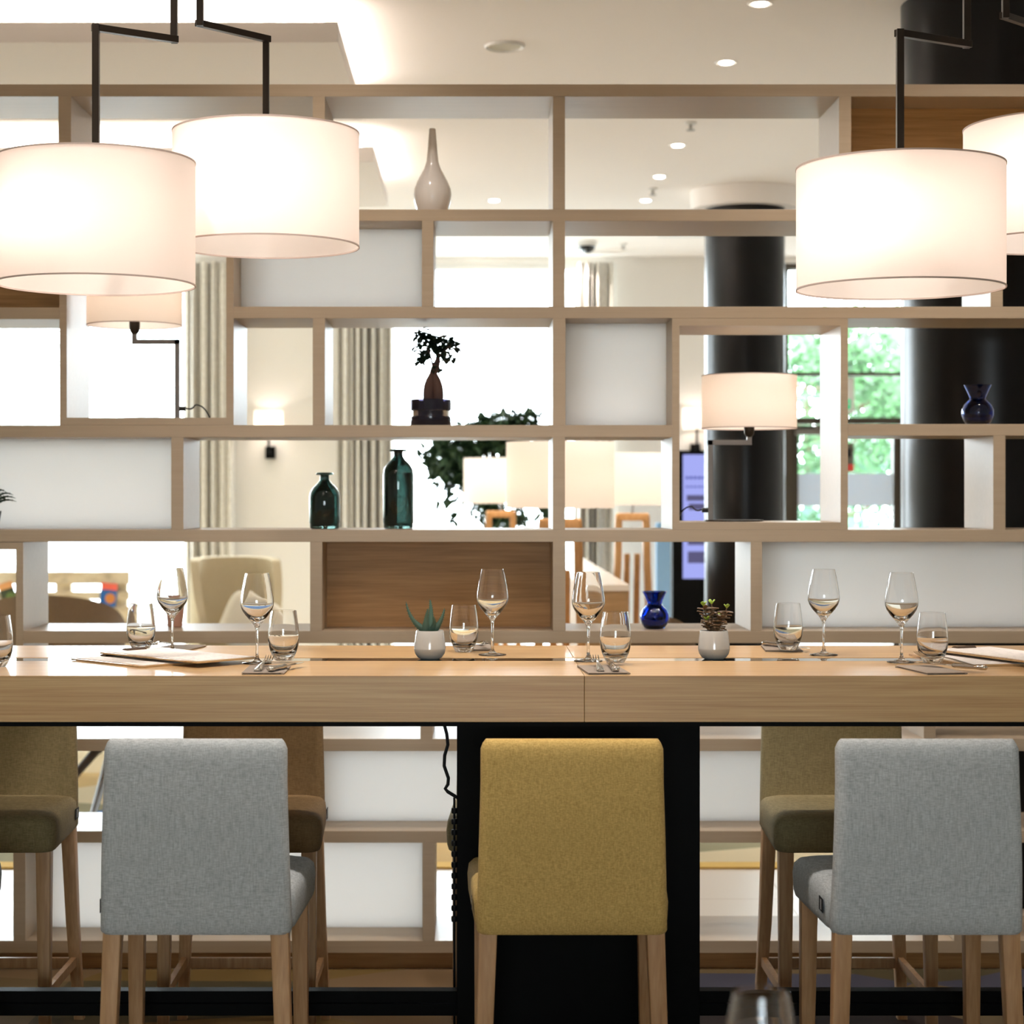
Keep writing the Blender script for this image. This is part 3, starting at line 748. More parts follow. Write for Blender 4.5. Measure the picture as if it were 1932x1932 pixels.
napkin(1788, 4.372, 0.16, 'folded taupe napkin in front of the right tumbler')
napkin(1480, 5.0, -0.08, 'folded taupe napkin under the tumbler right of the jade plant', l=.18)
napkin(893, 5.03, 0.0, 'folded taupe napkin behind the wine glass near the aloe', l=.16)
napkin(316, 5.02, -0.2, 'folded taupe napkin behind the wine glass at left', l=.17)
fk = fork_mesh().build('fork', M_STEEL, smooth=50); fk['group'] = 'forks on napkins'
def put_fork(o, px, Y, rz, z, label):
    o.location = (PX(px, Y), Y, TZ+z); o.rotation_euler = (math.radians(3), 0, rz); return tag(o, label, 'fork', 'forks on napkins')
put_fork(fk, 485, 4.395, -.05, .0052, 'fork on the left front napkin')
for px, Y, rz, t in ((1134, 4.395, .02, 'fork on the middle front napkin'), (1860-20, 4.40, .55, 'fork lying across the knife on the right front napkin'),
                     (905, 5.20, PI+.1, 'fork on the napkin between aloe and wine glass'), (322, 5.18, PI-.15, 'fork beside the tumbler behind the left menu cards')):
    o = fk.copy(); COL.objects.link(o); put_fork(o, px, Y, rz, .0055 if px != 1840 else .016, t)
def knife(px, Y, rz, label, z=.005):
    e = empty('knife', label, 'knife', (PX(px, Y), Y, TZ+z), rz, 'steel knives on napkins'); knife_parts(e); return e
knife(508, 4.385, -.32, 'knife with a thick steel handle on the left front napkin')
knife(1163, 4.385, 0.03, 'knife with a round steel handle end in front of the middle tumbler')
knife(1872-10, 4.42, .75, 'knife under the crossed fork on the right front napkin')
knife(1440, 5.16, PI+.5, 'knife on the far napkin right of the jade plant')

# menus on clipboards
def menu(c0, ang, lw, ll, z, label, tilt=0.0):
    e = empty('menu_card', label, 'menu', (c0[0], c0[1], TZ+z), ang, 'menus on wooden clipboards'); e.rotation_euler = (tilt, 0, ang)
    MB().rings([rrect(lw/2, ll/2, .01, 4, 0, 0, 0.0), rrect(lw/2, ll/2, .01, 4, 0, 0, .004)]).build('board', M_TOP, e)
    MB().box(-lw/2+.012, lw/2-.012, -ll/2+.012, ll/2-.01, .0041, .0048).build('paper', M_PAPER, e, smooth=0)
    m = MB(); rs = []
    for y, h in ((0, .001), (.004, .004), (.012, .0055), (.02, .004), (.026, .001)):
        rs.append([(-.03, ll/2-.03+y, .005), (-.03, ll/2-.03+y, .005+h), (.03, ll/2-.03+y, .005+h), (.03, ll/2-.03+y, .005)])
    m.rings(rs); m.build('clip', mat('clip_brown', (92, 74, 60), .35, metal=.7) if 'clip_brown' not in MATS else MATS['clip_brown'], e)
def menu_px(a, b, wdt, z, label, flip=1):
    # a, b: pixel ends of the near long edge on the table
    pa = P(a[0], a[1], (EYE-TZ-z)*F0/(a[1]-CY)); pb = P(b[0], b[1], (EYE-TZ-z)*F0/(b[1]-CY))
    d = (pb-pa); L_ = d.length; d.normalize(); nrm = Vector((-d.y, d.x, 0))
    c = (pa+pb)/2+nrm*wdt/2
    menu((c.x, c.y), math.atan2(d.y, d.x)+PI/2, wdt, L_, z, label)
menu_px((131, 1245), (268, 1260), .24, .0005, 'menu card lying flat on the table, lower of the left pair')
menu_px((186, 1233), (372, 1252), .20, .0115, 'menu card on top of another, upper of the left pair')
menu_px((1712, 1236), (1830, 1258), .24, .0005, 'menu card lying flat on the table, lower of the right pair')
menu_px((1752, 1227), (1960, 1254), .20, .0115, 'menu card on top of another, upper of the right pair')

# ------------------------------------------------------------------ potted plants on the table
def pot(e):
    MB().lathe([(0, 0), (.024, 0), (.031, .004), (.0375, .013), (.0405, .024), (.0407, .027)], 48, cap1=False).build('pot_base', M_POTM, e)
    MB().lathe([(.0407, .027), (.0402, .038), (.038, .055), (.0352, .072), (.0345, .0733), (.0332, .072), (.035, .060), (.035, .058)], 48, cap0=False, cap1=False).build('pot_body', M_POT, e)
    MB().lathe([(0, .0655), (.034, .0635)], 32, cap0=False, cap1=False).build('soil', M_SOIL, e)
A = empty('potted_aloe', 'small aloe in a grey glazed pot on the black strip', 'potted plant', at_table(811, 4.80)); A.location.z = TZ-.0005
pot(A)
def aloe_leaf(base, pts, w0, thick):
    m = MB(); rs = []; n = len(pts)
    for i, p in enumerate(pts):
        t = i/(n-1); w = w0*(1-t)**.7*(1+.25*math.sin(PI*min(1, t*2)))+.0004
        p = Vector(p); d = (Vector(pts[min(i+1, n-1)])-Vector(pts[max(i-1, 0)])).normalized()
        side = d.cross(Vector((0, 1, 0.15))).normalized(); nn = side.cross(d).normalized()
        rs.append([p+side*w, p+side*w*.5+nn*w*thick, p-side*w*.5+nn*w*thick, p-side*w, p-side*w*.5-nn*w*thick*.6, p+side*w*.5-nn*w*thick*.6])
        if 0 < i < n-1:
            for sg in (-1, 1):
                q = p+side*w*sg
                m.add([q-d*.0016, q+d*.0016, q+side*sg*.0022+d*.0012, q+nn*.0008], [(0, 1, 2), (0, 2, 3), (1, 3, 2), (0, 3, 1)])
    m.rings(rs); return m
def bez(a, b, c, n=14):
    a, b, c = Vector(a), Vector(b), Vector(c)
    return [a*(1-t)**2+b*2*t*(1-t)+c*t*t for t in [i/n for i in range(n+1)]]
k = 4.8/F0
def al(dx, dy, y=0.0): return (dx*k, y, TZ*0+(1243-dy)*k)
for a, b, c, w, y in (((-2, 1192), (-38, 1178), (-45, 1135), .0075, 0), ((0, 1190), (4, 1160), (0, 1131), .0085, .01), ((2, 1192), (22, 1180), (28, 1147), .0080, -.004),
                      ((-8, 1194), (-8, 1170), (-3, 1147), .0085, -.008), ((0, 1192), (14, 1178), (6, 1162), .006, -.012)):
    aloe_leaf(None, bez(al(a[0], a[1], y*.3), al(b[0], b[1], y), al(c[0], c[1], y*1.6)), w, .45).build('aloe_leaf', M_ALOE, A, smooth=60)
J = empty('potted_jade_plant', 'small jade plant with bronze leaves in a grey glazed pot', 'potted plant', at_table(1347, 4.80)); J.location.z = TZ-.0005
pot(J)
rnd = random.Random(4)
def jleaf(m, p, d, L_, w):
    d = d.normalized(); s = d.cross(Vector((0, 0, 1)))
    s = s.normalized() if s.length > .05 else Vector((1, 0, 0)); n = s.cross(d).normalized(); rs = []
    for t, f in ((0, .2), (.2, .55), (.45, .95), (.7, 1), (.88, .7), (1, .12)):
        c = p+d*L_*t-n*L_*.10*t*t; ww = w*f
        rs.append([c+s*ww, c+s*ww*.6+n*.0018, c-s*ww*.6+n*.0018, c-s*ww, c-s*ww*.6-n*.0012, c+s*ww*.6-n*.0012])
    m.rings(rs)
stems = [((-2, 0), (-22, 1143)), ((0, 1), (-4, 1140)), ((3, -1), (26, 1147)), ((4, 1), (14, 1165)), ((-3, -1), (-16, 1170))]
lm = MB(); ly = MB(); st = MB()
for (bx, by), (tx, ty) in stems:
    a = Vector((bx*k, by*.004, .062)); b = Vector((tx*k*.9, by*.008, (1243-ty)*k)); mid = (a+b)/2+Vector((tx*k*.12, 0, 0))
    pts = bez(a, mid, b, 8); st.tube(pts, [.0028-.0012*i/8 for i in range(9)], 8)
    for i in range(2, 9):
        for q in range(3 if i < 8 else 2):
            an = i*1.57+q*2.1+bx
            top = i == 8
            d = Vector((math.cos(an), math.sin(an)*.8, (.2 if not top else 1.4)+rnd.uniform(-.35, .5)))
            jleaf(ly if top else lm, pts[i], d, rnd.uniform(.018, .024)*(.6 if top else 1), .0066)
for q in range(7):
    an = q*.9; jleaf(lm, Vector((.01*math.cos(an), .01*math.sin(an), .066)), Vector((math.cos(an), math.sin(an), .25)), .019, .0055)
st.build('stems', M_STEM, J); o = lm.build('leaves', M_JADE, J, smooth=60); o['kind'] = 'stuff'
o = ly.build('young_leaves', M_JADEY, J, smooth=60); o['kind'] = 'stuff'; o['label'] = 'bright green tip leaves'

# ------------------------------------------------------------------ pendant lamps
def pendant(px, Y, ytop, ybot, label, path, r=.25):
    X = PX(px, Y); zt = PZ(ytop, Y); zb = PZ(ybot, Y); zm = (zt+zb)/2
    e = empty('pendant_lamp', label, 'pendant lamp', (X, Y, zb), group='drum pendant lamps over the bar table')
    h = zt-zb
    MB().lathe([(r, 0), (r, h)], 96, cap0=False, cap1=False).build('lamp_shade', M_SHADE, e, smooth=60)
    for z in (0, h):
        MB().lathe([(r-.0015, z-.002), (r+.0015, z-.002), (r+.0015, z+.002), (r-.0015, z+.002)], 96, cap0=False, cap1=False, closed=True).build('shade_trim', M_TRIM, e)
    MB().lathe([(0, -.052), (.03, -.04), (.045, -.01), (.045, .012), (.03, .04), (.018, .055), (.018, .06), (0, .06)], 20, (-.05, -.075, h*.5)).build('bulb', M_BULB, e)
    sk = MB().lathe([(0, .06), (.02, .06), (.02, .1), (0, .1)], 20, (-.05, -.075, h*.5)); sk.lathe([(0, .1), (.095, .1), (.1, .105), (.095, .11), (0, .11)], 28, (0, 0, h*.5)); sk.build('socket', M_PLAST, e)
    sp_ = MB()
    for q in range(3):
        a = q*2*PI/3+.5; sp_.tube([(.02*math.cos(a), .02*math.sin(a), h-.03), ((r-.002)*math.cos(a), (r-.002)*math.sin(a), h-.002)], .0015, 6)
    sp_.build('spider', M_PLAST, e)
    # square rod: straight up, jog sideways, up to the ceiling
    (x1, y1), (x2, Y2) = path
    z1 = PZ(y1, Y); X2 = PX(x2, Y2)
    m = MB(); t = .0172
    rx = 0.0
    m.bar((rx, 0, h*.5+.11), (rx, 0, z1-zb), t)
    m.bar((rx-(t/2 if X2 > X else -t/2), 0, z1-zb-t/2), (X2-X+(t/2 if X2 > X else -t/2), Y2-Y, z1-zb-t/2), t)
    m.bar((X2-X, Y2-Y, z1-zb-t), (X2-X, Y2-Y, CEIL-zb-.002), t)
    m.build('rod', M_ROD, e, smooth=0, bevel=.0008)
    MB().lathe([(.04, -.02), (.042, -.001), (0, -.001)], 24, (X2-X, Y2-Y, CEIL-zb)).build('ceiling_cup', M_ROD, e)
pendant(181, 4.70, 305, 537.5, 'white drum pendant lamp hanging lowest at the left edge', ((174, 45), (328.5, 4.83)), .248)
pendant(502, 5.05, 252, 465, 'white drum pendant lamp overlapping behind the leftmost one', ((503, 68.5), (377.5, 4.87)), .2515)
pendant(1698, 4.55, 316, 545, 'white drum pendant lamp in front of the oak panel at right', ((1697, 55), (1824, 4.67)))
pendant(1998, 5.05, 241, 458, 'white drum pendant lamp cut off by the right edge', ((2000, 60), (1897, 4.84)), .2515)

# ------------------------------------------------------------------ things on the shelf
def shelf_at(px, py, dy=.17): # stands on the board whose front top edge is at py
    return Vector((PX(px, D+dy), D+dy, sz(py)))
def lamp_table(px_sh, px_pole, py_board, y_sh0, y_sh1, y_arm, label, base_px, dy=.19):
    Y = D+dy; zb = sz(py_board)
    e = empty('table_lamp', label, 'table lamp', (PX(px_pole, Y), Y, zb), group='swing-arm table lamps in the shelf niches')
    ox = PX(px_sh, Y)-PX(px_pole, Y); zs0 = PZ(y_sh1, Y)-zb; zs1 = PZ(y_sh0, Y)-zb; za = PZ(y_arm, Y)-zb; r = 89/F0*Y
    rr = min(r, SD/2+.02)
    MB().lathe([(r, zs0), (r, zs1)], 72, (ox, 0, 0), cap0=False, cap1=False).build('lamp_shade', M_SHADEW, e, smooth=60)
    for z in (zs0, zs1):
        MB().lathe([(r-.001, z-.0015), (r+.001, z-.0015), (r+.001, z+.0015), (r-.001, z+.0015)], 72, (ox, 0, 0), cap0=False, cap1=False, closed=True).build('shade_trim', M_TRIM, e)
    MB().lathe([(.009, -.03), (.016, -.02), (.018, -.005), (.018, .02), (.014, .03)], 24, (ox, 0, zs0)).build('socket', M_ROD, e)
    MB().lathe([(0, -.04), (.025, -.02), (.03, 0), (.025, .02), (0, .03)], 16, (ox, 0, (zs0+zs1)/2+.01)).build('bulb', M_BULBT, e)
    t = .0165
    m = MB(); m.bar((0, 0, .004), (0, 0, za+t/2), t); m.bar((-math.copysign(t/2, ox), 0, za), (ox+math.copysign(t/2, ox), 0, za), t); m.bar((ox, 0, za+t/2), (ox, 0, zs0-.02), t)
    m.build('arm', MATS.get('lamp_metal') or mat('lamp_metal', (112, 104, 98), .35, metal=.7), e, smooth=0, bevel=.0006)
    bx = PX(base_px, Y)-PX(px_pole, Y)
    MB().lathe([(.0, 0), (.1, 0), (.1, .005), (.0, .006)], 48, (bx, 0, 0.0005)).build('base', M_ROD, e)
    s = 1 if px_pole > px_sh else -1
    MB().lathe([(0, 0), (.008, 0), (.008, .02), (0, .02)], 12).xf(Matrix.Translation((s*.008, 0, .038)) @ Matrix.Rotation(s*PI/2, 4, 'Y')).build('switch', M_CABLE, e)
    c = bez((s*.028, 0, .04), (s*.05, 0, .03), (s*.06, -.002, .05), 6)+bez((s*.06, -.002, .05), (s*.09, .005, .055), (s*.108, .02, .004), 8)[1:]
    MB().tube(c, .0025, 8).build('flex', M_CABLE, e)
    return e
lamp_table(254, 334.5, 788, 507, 614, 645, 'lit drum table lamp in the left shelf niche, dark arm below the big pendant', 285)
lamp_table(1413.5, 1340, 985.5, 709, 808, 835, 'lit drum table lamp on a bent metal arm in the right shelf niche', 1384)
o = empty('bottle_vase', 'white porcelain bottle vase with a long thin neck on the top shelf', 'vase', shelf_at(816, 395.5))
q = (D+.17)/F0
def prof(pts, bot): return [(max(0, r)*q, (bot-y)*q) for r, y in pts]
MB().lathe(prof([(0, 394), (24, 394), (26, 391), (30, 380), (34.5, 366), (36, 353), (34.5, 341), (29, 327), (22, 314), (15.5, 302), (11.5, 290), (9.5, 272), (7, 240), (6, 227), (4.5, 227), (5, 240), (6, 270)], 394), 56, cap1=False).build('vase_body', M_CERAM, o, smooth=60)
def bottle(px, pyb, s, top, label, wid):
    o = empty('glass_bottle', label, 'bottle', shelf_at(px, pyb), group='dark green glass bottles')
    H_ = (pyb-top)
    po = [(0, 0), (wid-3, 0), (wid-1, 3), (wid-1, 9), (wid, 11), (wid, H_-48), (wid-1.5, H_-38), (wid-7, H_-29), (wid-16, H_-20), (9, H_-14), (8.5, H_-6), (10, H_-4), (15.5, H_-5), (17, H_-3), (15, H_-.5), (8, H_)]
    pi_ = [(6.5, H_-1), (6.5, H_-14), (wid-18, H_-22), (wid-9, H_-31), (wid-3, H_-41), (wid-2, H_-48), (wid-2, 11), (wid-5, 5), (0, 5)]
    MB().lathe([(r*q, z*q) for r, z in po+pi_], 56, cap0=False, cap1=False).build('bottle_body', M_GREEN, o, smooth=50)
bottle(612.5, 998.8, 1, 893, 'short dark green glass bottle on the shelf, left of the taller one', 29)
bottle(751.5, 998.8, 1, 849, 'tall dark green glass bottle on the shelf beside the shorter one', 29)
def bvase(px, py, dy, sc, label, py_b):
    o = empty('blue_vase', label, 'vase', Vector((PX(px, D+dy), D+dy, sz(py_b))), group='cobalt blue glass vases')
    po = [(0, 0), (15, 0), (19, 2), (24, 9), (27, 18), (27, 27), (23, 36), (16, 43), (13.5, 46), (14.5, 51), (19, 61), (23.5, 70)]
    pi_ = [(22, 70), (17.5, 61), (13, 51), (12, 46), (14.5, 41), (21, 34), (25, 26), (25, 18), (22, 10), (15, 5), (0, 5)]
    MB().lathe([(r*q*sc, z*q*sc) for r, z in po+pi_], 56, cap0=False, cap1=False).build('vase_body', M_BLUE, o, smooth=50)
bvase(1235, 1185, .10, 1.0, 'cobalt blue glass vase with flared neck, low shelf beside the wine glass', 1190.5)
bvase(1844.5, 798, .15, .95*1.15, 'cobalt blue glass vase on the upper right shelf before the black column', 800)
# bonsai
B = empty('potted_bonsai', 'ginseng ficus bonsai in a ribbed dark glass pot on the shelf', 'bonsai', shelf_at(812.5, 802.5))
MB().lathe([(r*q, z*q) for r, z in [(0, 0), (37, 0), (38.5, 2), (38.5, 19), (35, 21), (34, 23), (34, 29), (37, 31), (39, 32), (39, 51), (37.5, 52), (36, 51), (36, 5), (0, 5)]], 56, cap0=False, cap1=False).build('glass_pot', M_DGLASS, B, smooth=40)
MB().lathe([(0, 6*q), (33*q, 6*q), (33*q, 44*q), (0, 46*q)], 40).build('soil', M_SOIL, B)
cx_ = 5*q
m = MB()
for sg in (-1, 1):
    rs = []
    for z, x, r in ((40, 9, 9), (54, 9.5, 10), (66, 9, 10.5), (78, 7.5, 10.5), (90, 5, 9), (97, 3, 7), (102, 2, 5.5)):
        rs.append([(cx_+sg*x*q+r*q*math.cos(a), r*q*math.sin(a), z*q) for a in [2*PI*j/16 for j in range(16)]])
    m.rings(rs)
m.rings([[(cx_+dx*q+r*q*math.cos(a), r*q*math.sin(a), z*q) for a in [2*PI*j/14 for j in range(14)]] for z, r, dx in ((93, 7, 0), (98, 6, 0), (104, 8, 1), (110, 8, 3), (116, 7.5, 5), (130, 4.5, 9), (145, 3, 7), (160, 1.8, 3), (175, 1, -4))])
m.tube([(cx_, 0, 112*q), (cx_-3*q, 0, 125*q), (cx_-7*q, 0, 140*q), (cx_-16*q, .005, 156*q), (cx_-26*q, .01, 172*q)], [.004, .003, .0028, .002, .001], 8)
m.tube([(cx_+6*q, 0, 122*q), (cx_+16*q, -.005, 140*q), (cx_+30*q, -.005, 152*q), (cx_+42*q, 0, 160*q)], [.004, .003, .002, .001], 8)
m.build('trunk', M_CAUDEX, B, smooth=60)
rnd = random.Random(11); lm = MB()
def leaf(m, p, d, L_, w, cup=.15):
    d = d.normalized(); s = d.cross(Vector((rnd.uniform(-.3, .3), rnd.uniform(-.3, .3), 1)))
    s = s.normalized() if s.length > .05 else Vector((1, 0, 0)); n = s.cross(d).normalized()
    pts = [p, p+d*L_*.35+s*w+n*w*.2, p+d*L_*.7+s*w*.85+n*w*.2, p+d*L_-n*L_*cup, p+d*L_*.7-s*w*.85+n*w*.2, p+d*L_*.35-s*w+n*w*.2, p+d*L_*.5-n*.0005]
    m.add(pts, [(0, 1, 6), (1, 2, 6), (2, 3, 6), (3, 4, 6), (4, 5, 6), (5, 0, 6)])
cl = [(-20, 170, 11), (-8, 166, 13), (8, 160, 15), (22, 162, 14), (-22, 148, 9), (-14, 132, 11), (-18, 122, 6), (34, 156, 8), (46, 150, 7), (40, 130, 6), (24, 124, 6), (12, 112, 6), (12, 140, 10), (-18, 184, 6), (0, 150, 9), (26, 145, 8)]
for (x, z, r) in cl:
    for q_ in range(int(r*2.0)):
        d = Vector((rnd.gauss(0, 1), rnd.gauss(0, 1), rnd.gauss(0, .7)))
        p = Vector(((x+rnd.gauss(0, r*.35))*q, rnd.gauss(0, r*.5)*q, (z+rnd.gauss(0, r*.3)+2)*q))
        if p.z > 183*q: p.z = 178*q; d.z = -abs(d.z)*.3 if x > -10 else .05
        leaf(lm, p, d, rnd.uniform(13, 20)*q, 5.6*q)
o = lm.build('leaves', M_BLEAF, B, smooth=0); o['kind'] = 'stuff'
# agave cut by the left edge
G = empty('potted_agave', 'spiky potted plant on the shelf at the left edge', 'potted plant', shelf_at(-24, 999.5, .12))
MB().lathe([(0, 0), (16*q, 0), (21*q, 4*q), (26*q, 34*q), (24*q, 34*q), (20*q, 30*q), (0, 30*q)], 32).build('pot', M_CABLE, G)
for i in range(16):
    a = i*2.4; R_ = 34+18*((i*7) % 5)/5; h_ = 38+26*((i*3) % 4)/4
    if i < 3: a = [-.2, .15, -.05][i]; R_ = [58, 48, 54][i]; h_ = [34, 50, 42][i]
    aloe_leaf(None, bez((0, 0, 28*q), (math.cos(a)*R_*.4*q, math.sin(a)*R_*.4*q, (30+h_)*q), (math.cos(a)*R_*q, math.sin(a)*R_*.8*q, (26+h_*.75)*q), 8), .006, .3).build('agave_leaf', M_BLEAF, G, smooth=60)
# pink ribbed cup
C_ = Vector((PX(330, D+.2), D+.2, sz(1190.5)))
m = MB(); n = 48; rs = []
for r, z in ((0, 0), (.022, 0), (.0235, .002), (.0305, .072), (.0285, .072), (.022, .006), (0, .006)):
    rs.append([((r*(1+.03*math.cos(24*2*PI*j/n*1.0) if r > .02 else r))*0+(r+(.0007 if (j % 2 and r > .0234) else 0))*math.cos(2*PI*j/n), (r+(.0007 if (j % 2 and r > .0234) else 0))*math.sin(2*PI*j/n), z) for j in range(n)])
m.rings(rs, True, True)
tag(m.build('ribbed_cup', M_PINK, loc=C_, smooth=0), 'pink ribbed cup on the low shelf behind the left wine glass', 'cup')

# ------------------------------------------------------------------ lounge behind the shelf
def floor_lamp(px, Y, label):
    s = Y/8.63; X = PX(px, Y)
    e = empty('floor_lamp', label, 'floor lamp', (X, Y, RG), group='wooden floor lamps with drum shades')
    z0 = EYE-31/F0*8.63; z1 = EYE+93/F0*8.63
    MB().lathe([(.25, z0), (.25, z1)], 72, cap0=False, cap1=False).build('lamp_shade', M_SHADEW, e, smooth=60)
    MB().lathe([(0, -.05), (.035, -.03), (.05, 0), (.035, .03), (0, .05)], 16, (0, 0, (z0+z1)/2)).build('bulb', M_BULBF, e)
    MB().tube([(0, 0, 1.42), (0, 0, z0+.08)], .008, 10).build('stem', M_CHROME, e)
    zt = 1.44
    MB().rings([rrect(.098, .03, .02, 4, 0, 0, zt-.045), rrect(.1, .03, .02, 4, 0, 0, zt-.01), rrect(.092, .025, .02, 4, 0, 0, zt)]).build('frame_top', M_ORANGE, e)
    for sgn in (-1, 1):
        rs = []
        for z, x, y, h in ((zt-.02, .08, 0, .021), (zt-.3, .086, 0, .021), (.75, .105, 0, .021), (.012, .15, 0, .016)):
            rs.append(rrect(h, .026, .006, 2, sgn*x, y, z))
        MB().rings(rs).build('leg', M_ORANGE, e)
        m = MB(); rs = []
        for z, y in ((1.2, 0.02), (.6, .11), (.012, .2)): rs.append(rrect(.017, .017, .005, 2, sgn*.03*(1), y, z))
        m.rings(rs).build('leg', M_ORANGE, e)
floor_lamp(1057, 8.63, 'largest lit floor lamp with a square wooden frame, behind the middle upright')
floor_lamp(1193, 11.0, 'lit wooden-framed floor lamp right of the largest one')
floor_lamp(945, 12.57, 'farthest lit wooden-framed floor lamp in front of the leafy tree')
# console with pale top
CT = empty('long_console', 'long oak console with a pale top running away behind the wine glass', 'console table', (0, 0, RG))
xr = .763; xl = PX(1106, 9.2); zt = EYE-.46
MB().box(xl, xr, 9.2, 13.6, zt-.03, zt).build('console_top', mat('pale_console_top', (240, 228, 212), .25), CT, smooth=0)
MB().box(xl+.005, xr-.005, 9.205, 13.59, 0.001, zt-.0305).build('cabinet', wood('console_oak', (150, 118, 78), (168, 134, 92), (184, 150, 106), (2, 30, 30), .5), CT, smooth=0)
# kiosk display
K = empty('display_screen', 'black standing display with a lilac screen left of the column', 'screen', (PX(1358, 13.5), 13.5, 0))
s = 13.5/F0
MB().box(-91*s, 91*s, -.05, .08, .01, PZ(850, 13.5)).build('housing', M_BLACK, K, smooth=0, bevel=.004)
MB().box(-71*s, 71*s, -.054, -.0505, PZ(1091, 13.5), PZ(858, 13.5)).build('screen_panel', emis('lilac_screen', (158, 164, 232), 1.0), K, smooth=0)
m = MB()
for y0, y1, x1 in ((899, 904, 40), (917, 920, 20)):
    x = -66
    while x < x1:
        w = 3+((x*7) % 4); m.box(x*s, (x+w)*s, -.0556, -.0545, PZ(y1, 13.5), PZ(y0, 13.5)); x += w+2
m.build('screen_text', emis('screen_ink', (96, 104, 190), .7), K, smooth=0)
m = MB(); m.box(-64*s, 60*s, -.0556, -.0545, PZ(945, 13.5), PZ(934, 13.5)); m.box(-60*s, 60*s, -.0556, -.0545, PZ(962, 13.5), PZ(950, 13.5)); m.box(-62*s, 60*s, -.0556, -.0545, PZ(1062, 13.5), PZ(1040, 13.5)); m.box(-62*s, 60*s, -.0556, -.0545, PZ(1028, 13.5), PZ(1008, 13.5))
m.build('screen_picture', emis('screen_photo', (112, 108, 150), .6), K, smooth=0)
tag(MB().box(PX(1238, 14.6), PX(1300, 14.6), 14.6, 14.65, .005, PZ(986, 14.6)).build('partition_screen', mat('pale_blue_panel', (150, 190, 225), .6), smooth=0, bevel=.003), 'pale blue partition standing beside the black display', 'partition')

def shell(e, name, m_, rx, ry, t, z0, top, a0, a1, n=40, mz=8, flare=.0):
    rs = []
    for i in range(n+1):
        a = a0+(a1-a0)*i/n; zt_ = top(i/n); ring = []
        prof_ = []
        for k_ in range(mz+1):
            z = z0+(zt_-z0)*k_/mz; f = 1+flare*k_/mz
            prof_.append(((rx*f)*math.cos(a), (ry*f)*math.sin(a), z))
        inner = []
        for k_ in range(mz, -1, -1):
            z = z0+(zt_-.01-z0)*k_/mz+.004; f = 1+flare*k_/mz
            inner.append(((rx*f-t)*math.cos(a), (ry*f-t)*math.sin(a), z))
        rs.append(prof_+inner)
    return MB().rings(rs).build(name, m_, e, smooth=60)
# cream wing chair
Wc = empty('wing_chair', 'cream high-backed wing chair by the left curtain', 'armchair', (PX(446, 12.6), 12.6, RG), math.radians(18))
shell(Wc, 'backrest', M_CREAM, .31, .30, .06, .40, lambda u: 1.125-.06*abs(2*u-1)**3-.34*max(0, abs(2*u-1)-.72)/.28, math.radians(-28), math.radians(208), 44, 8, .0)
MB().rings([rrect(.25, .25, .06, 5, 0, -.04, z) for z in (.36, .38, .46, .48)]).build('seat', M_CREAM, Wc, smooth=50)
for x, y in ((-.2, -.22), (.2, -.22), (-.18, .18), (.18, .18)): MB().tube([(x, y, .37), (x*1.25, y*1.25, .01)], [.02, .012], 10).build('leg', M_DWOOD, Wc)
c = MB(); c.rings([[(x*f, y, z*f) for x, y, z in [(-.2, -.02, -.2), (.2, -.02, -.2), (.2, -.02, .2), (-.2, -.02, .2)]] for f in (.2,)]+[]) if False else None
m = MB(); rs = []
for y, f in ((-.05, .55), (-.04, .8), (-.015, .98), (.0, 1.0), (.015, .98), (.04, .8), (.05, .55)):
    rs.append([(f*.19*math.copysign(abs(math.cos(a))**.45, math.cos(a)), y, f*.19*math.copysign(abs(math.sin(a))**.45, math.sin(a))) for a in [2*PI*j/28 for j in range(28)]])
m.rings(rs); o = m.build('cushion', M_CUSH, smooth=60, loc=(PX(474, 12.4), 12.36, .705)); o.rotation_euler = (math.radians(-12), math.radians(24), math.radians(10))
tag(o, 'pale square cushion propped in the wing chair', 'cushion')
# taupe tub chairs
def tub(px, Y, rz, ztop, rx, label, m_=None):
    e = empty('tub_chair', label, 'armchair', (PX(px, Y), Y, RG), rz, 'low round-backed lounge chairs')
    shell(e, 'backrest', m_ or M_TAUPE, rx, rx*.9, .035, .42, lambda u: .66+(ztop-.66)*max(0.0, math.sin(PI*u))**.55, math.radians(-10), math.radians(190), 44, 8, .06)
    MB().rings([rrect(rx*.86, rx*.8, .08, 5, 0, -.02, z) for z in (.38, .40, .46, .475)]).build('seat', M_CUSH, e, smooth=50)
    for x, y in ((-.7, -.7), (.7, -.7), (-.7, .6), (.7, .6)): MB().tube([(x*rx*.7, y*rx*.7, .39), (x*rx*1.2, y*rx*1.2, .01)], [.02, .012], 10).build('leg', M_DWOOD, e)
tub(105, 11.4, PI, .955, .40, 'taupe round-backed lounge chair behind the left shelf compartment')
tub(1246, 8.2, PI, PZ(1164, 8.2), .15+.0, 'small taupe round-topped chair behind the low blue vase')
# low tables / crossed dark legs seen below the table
LT = empty('lounge_side_table', 'round lounge table on dark splayed legs, seen under the bar table at left', 'side table', (PX(224, 9.9), 9.9, RG))
MB().lathe([(0, 0), (.36, 0), (.37, .012), (.36, .024), (0, .024)], 40, (0, 0, .42)).build('table_top', M_CUSH, LT)
MB().lathe([(0, .25), (.05, .25), (.035, .36), (.03, .42), (0, .42)], 20).build('hub', M_DWOOD, LT)
for fx, fy in ((143, 1467), (100, 1520), (172, 1560), (330, 1480)):
    Yf = EYE*F0/(fy-CY); MB().tube([(0, 0, .33), (PX(fx, Yf)-PX(224, 9.9), Yf-9.9, .016)], [.03, .017], 12).build('leg', M_DWOOD, LT)

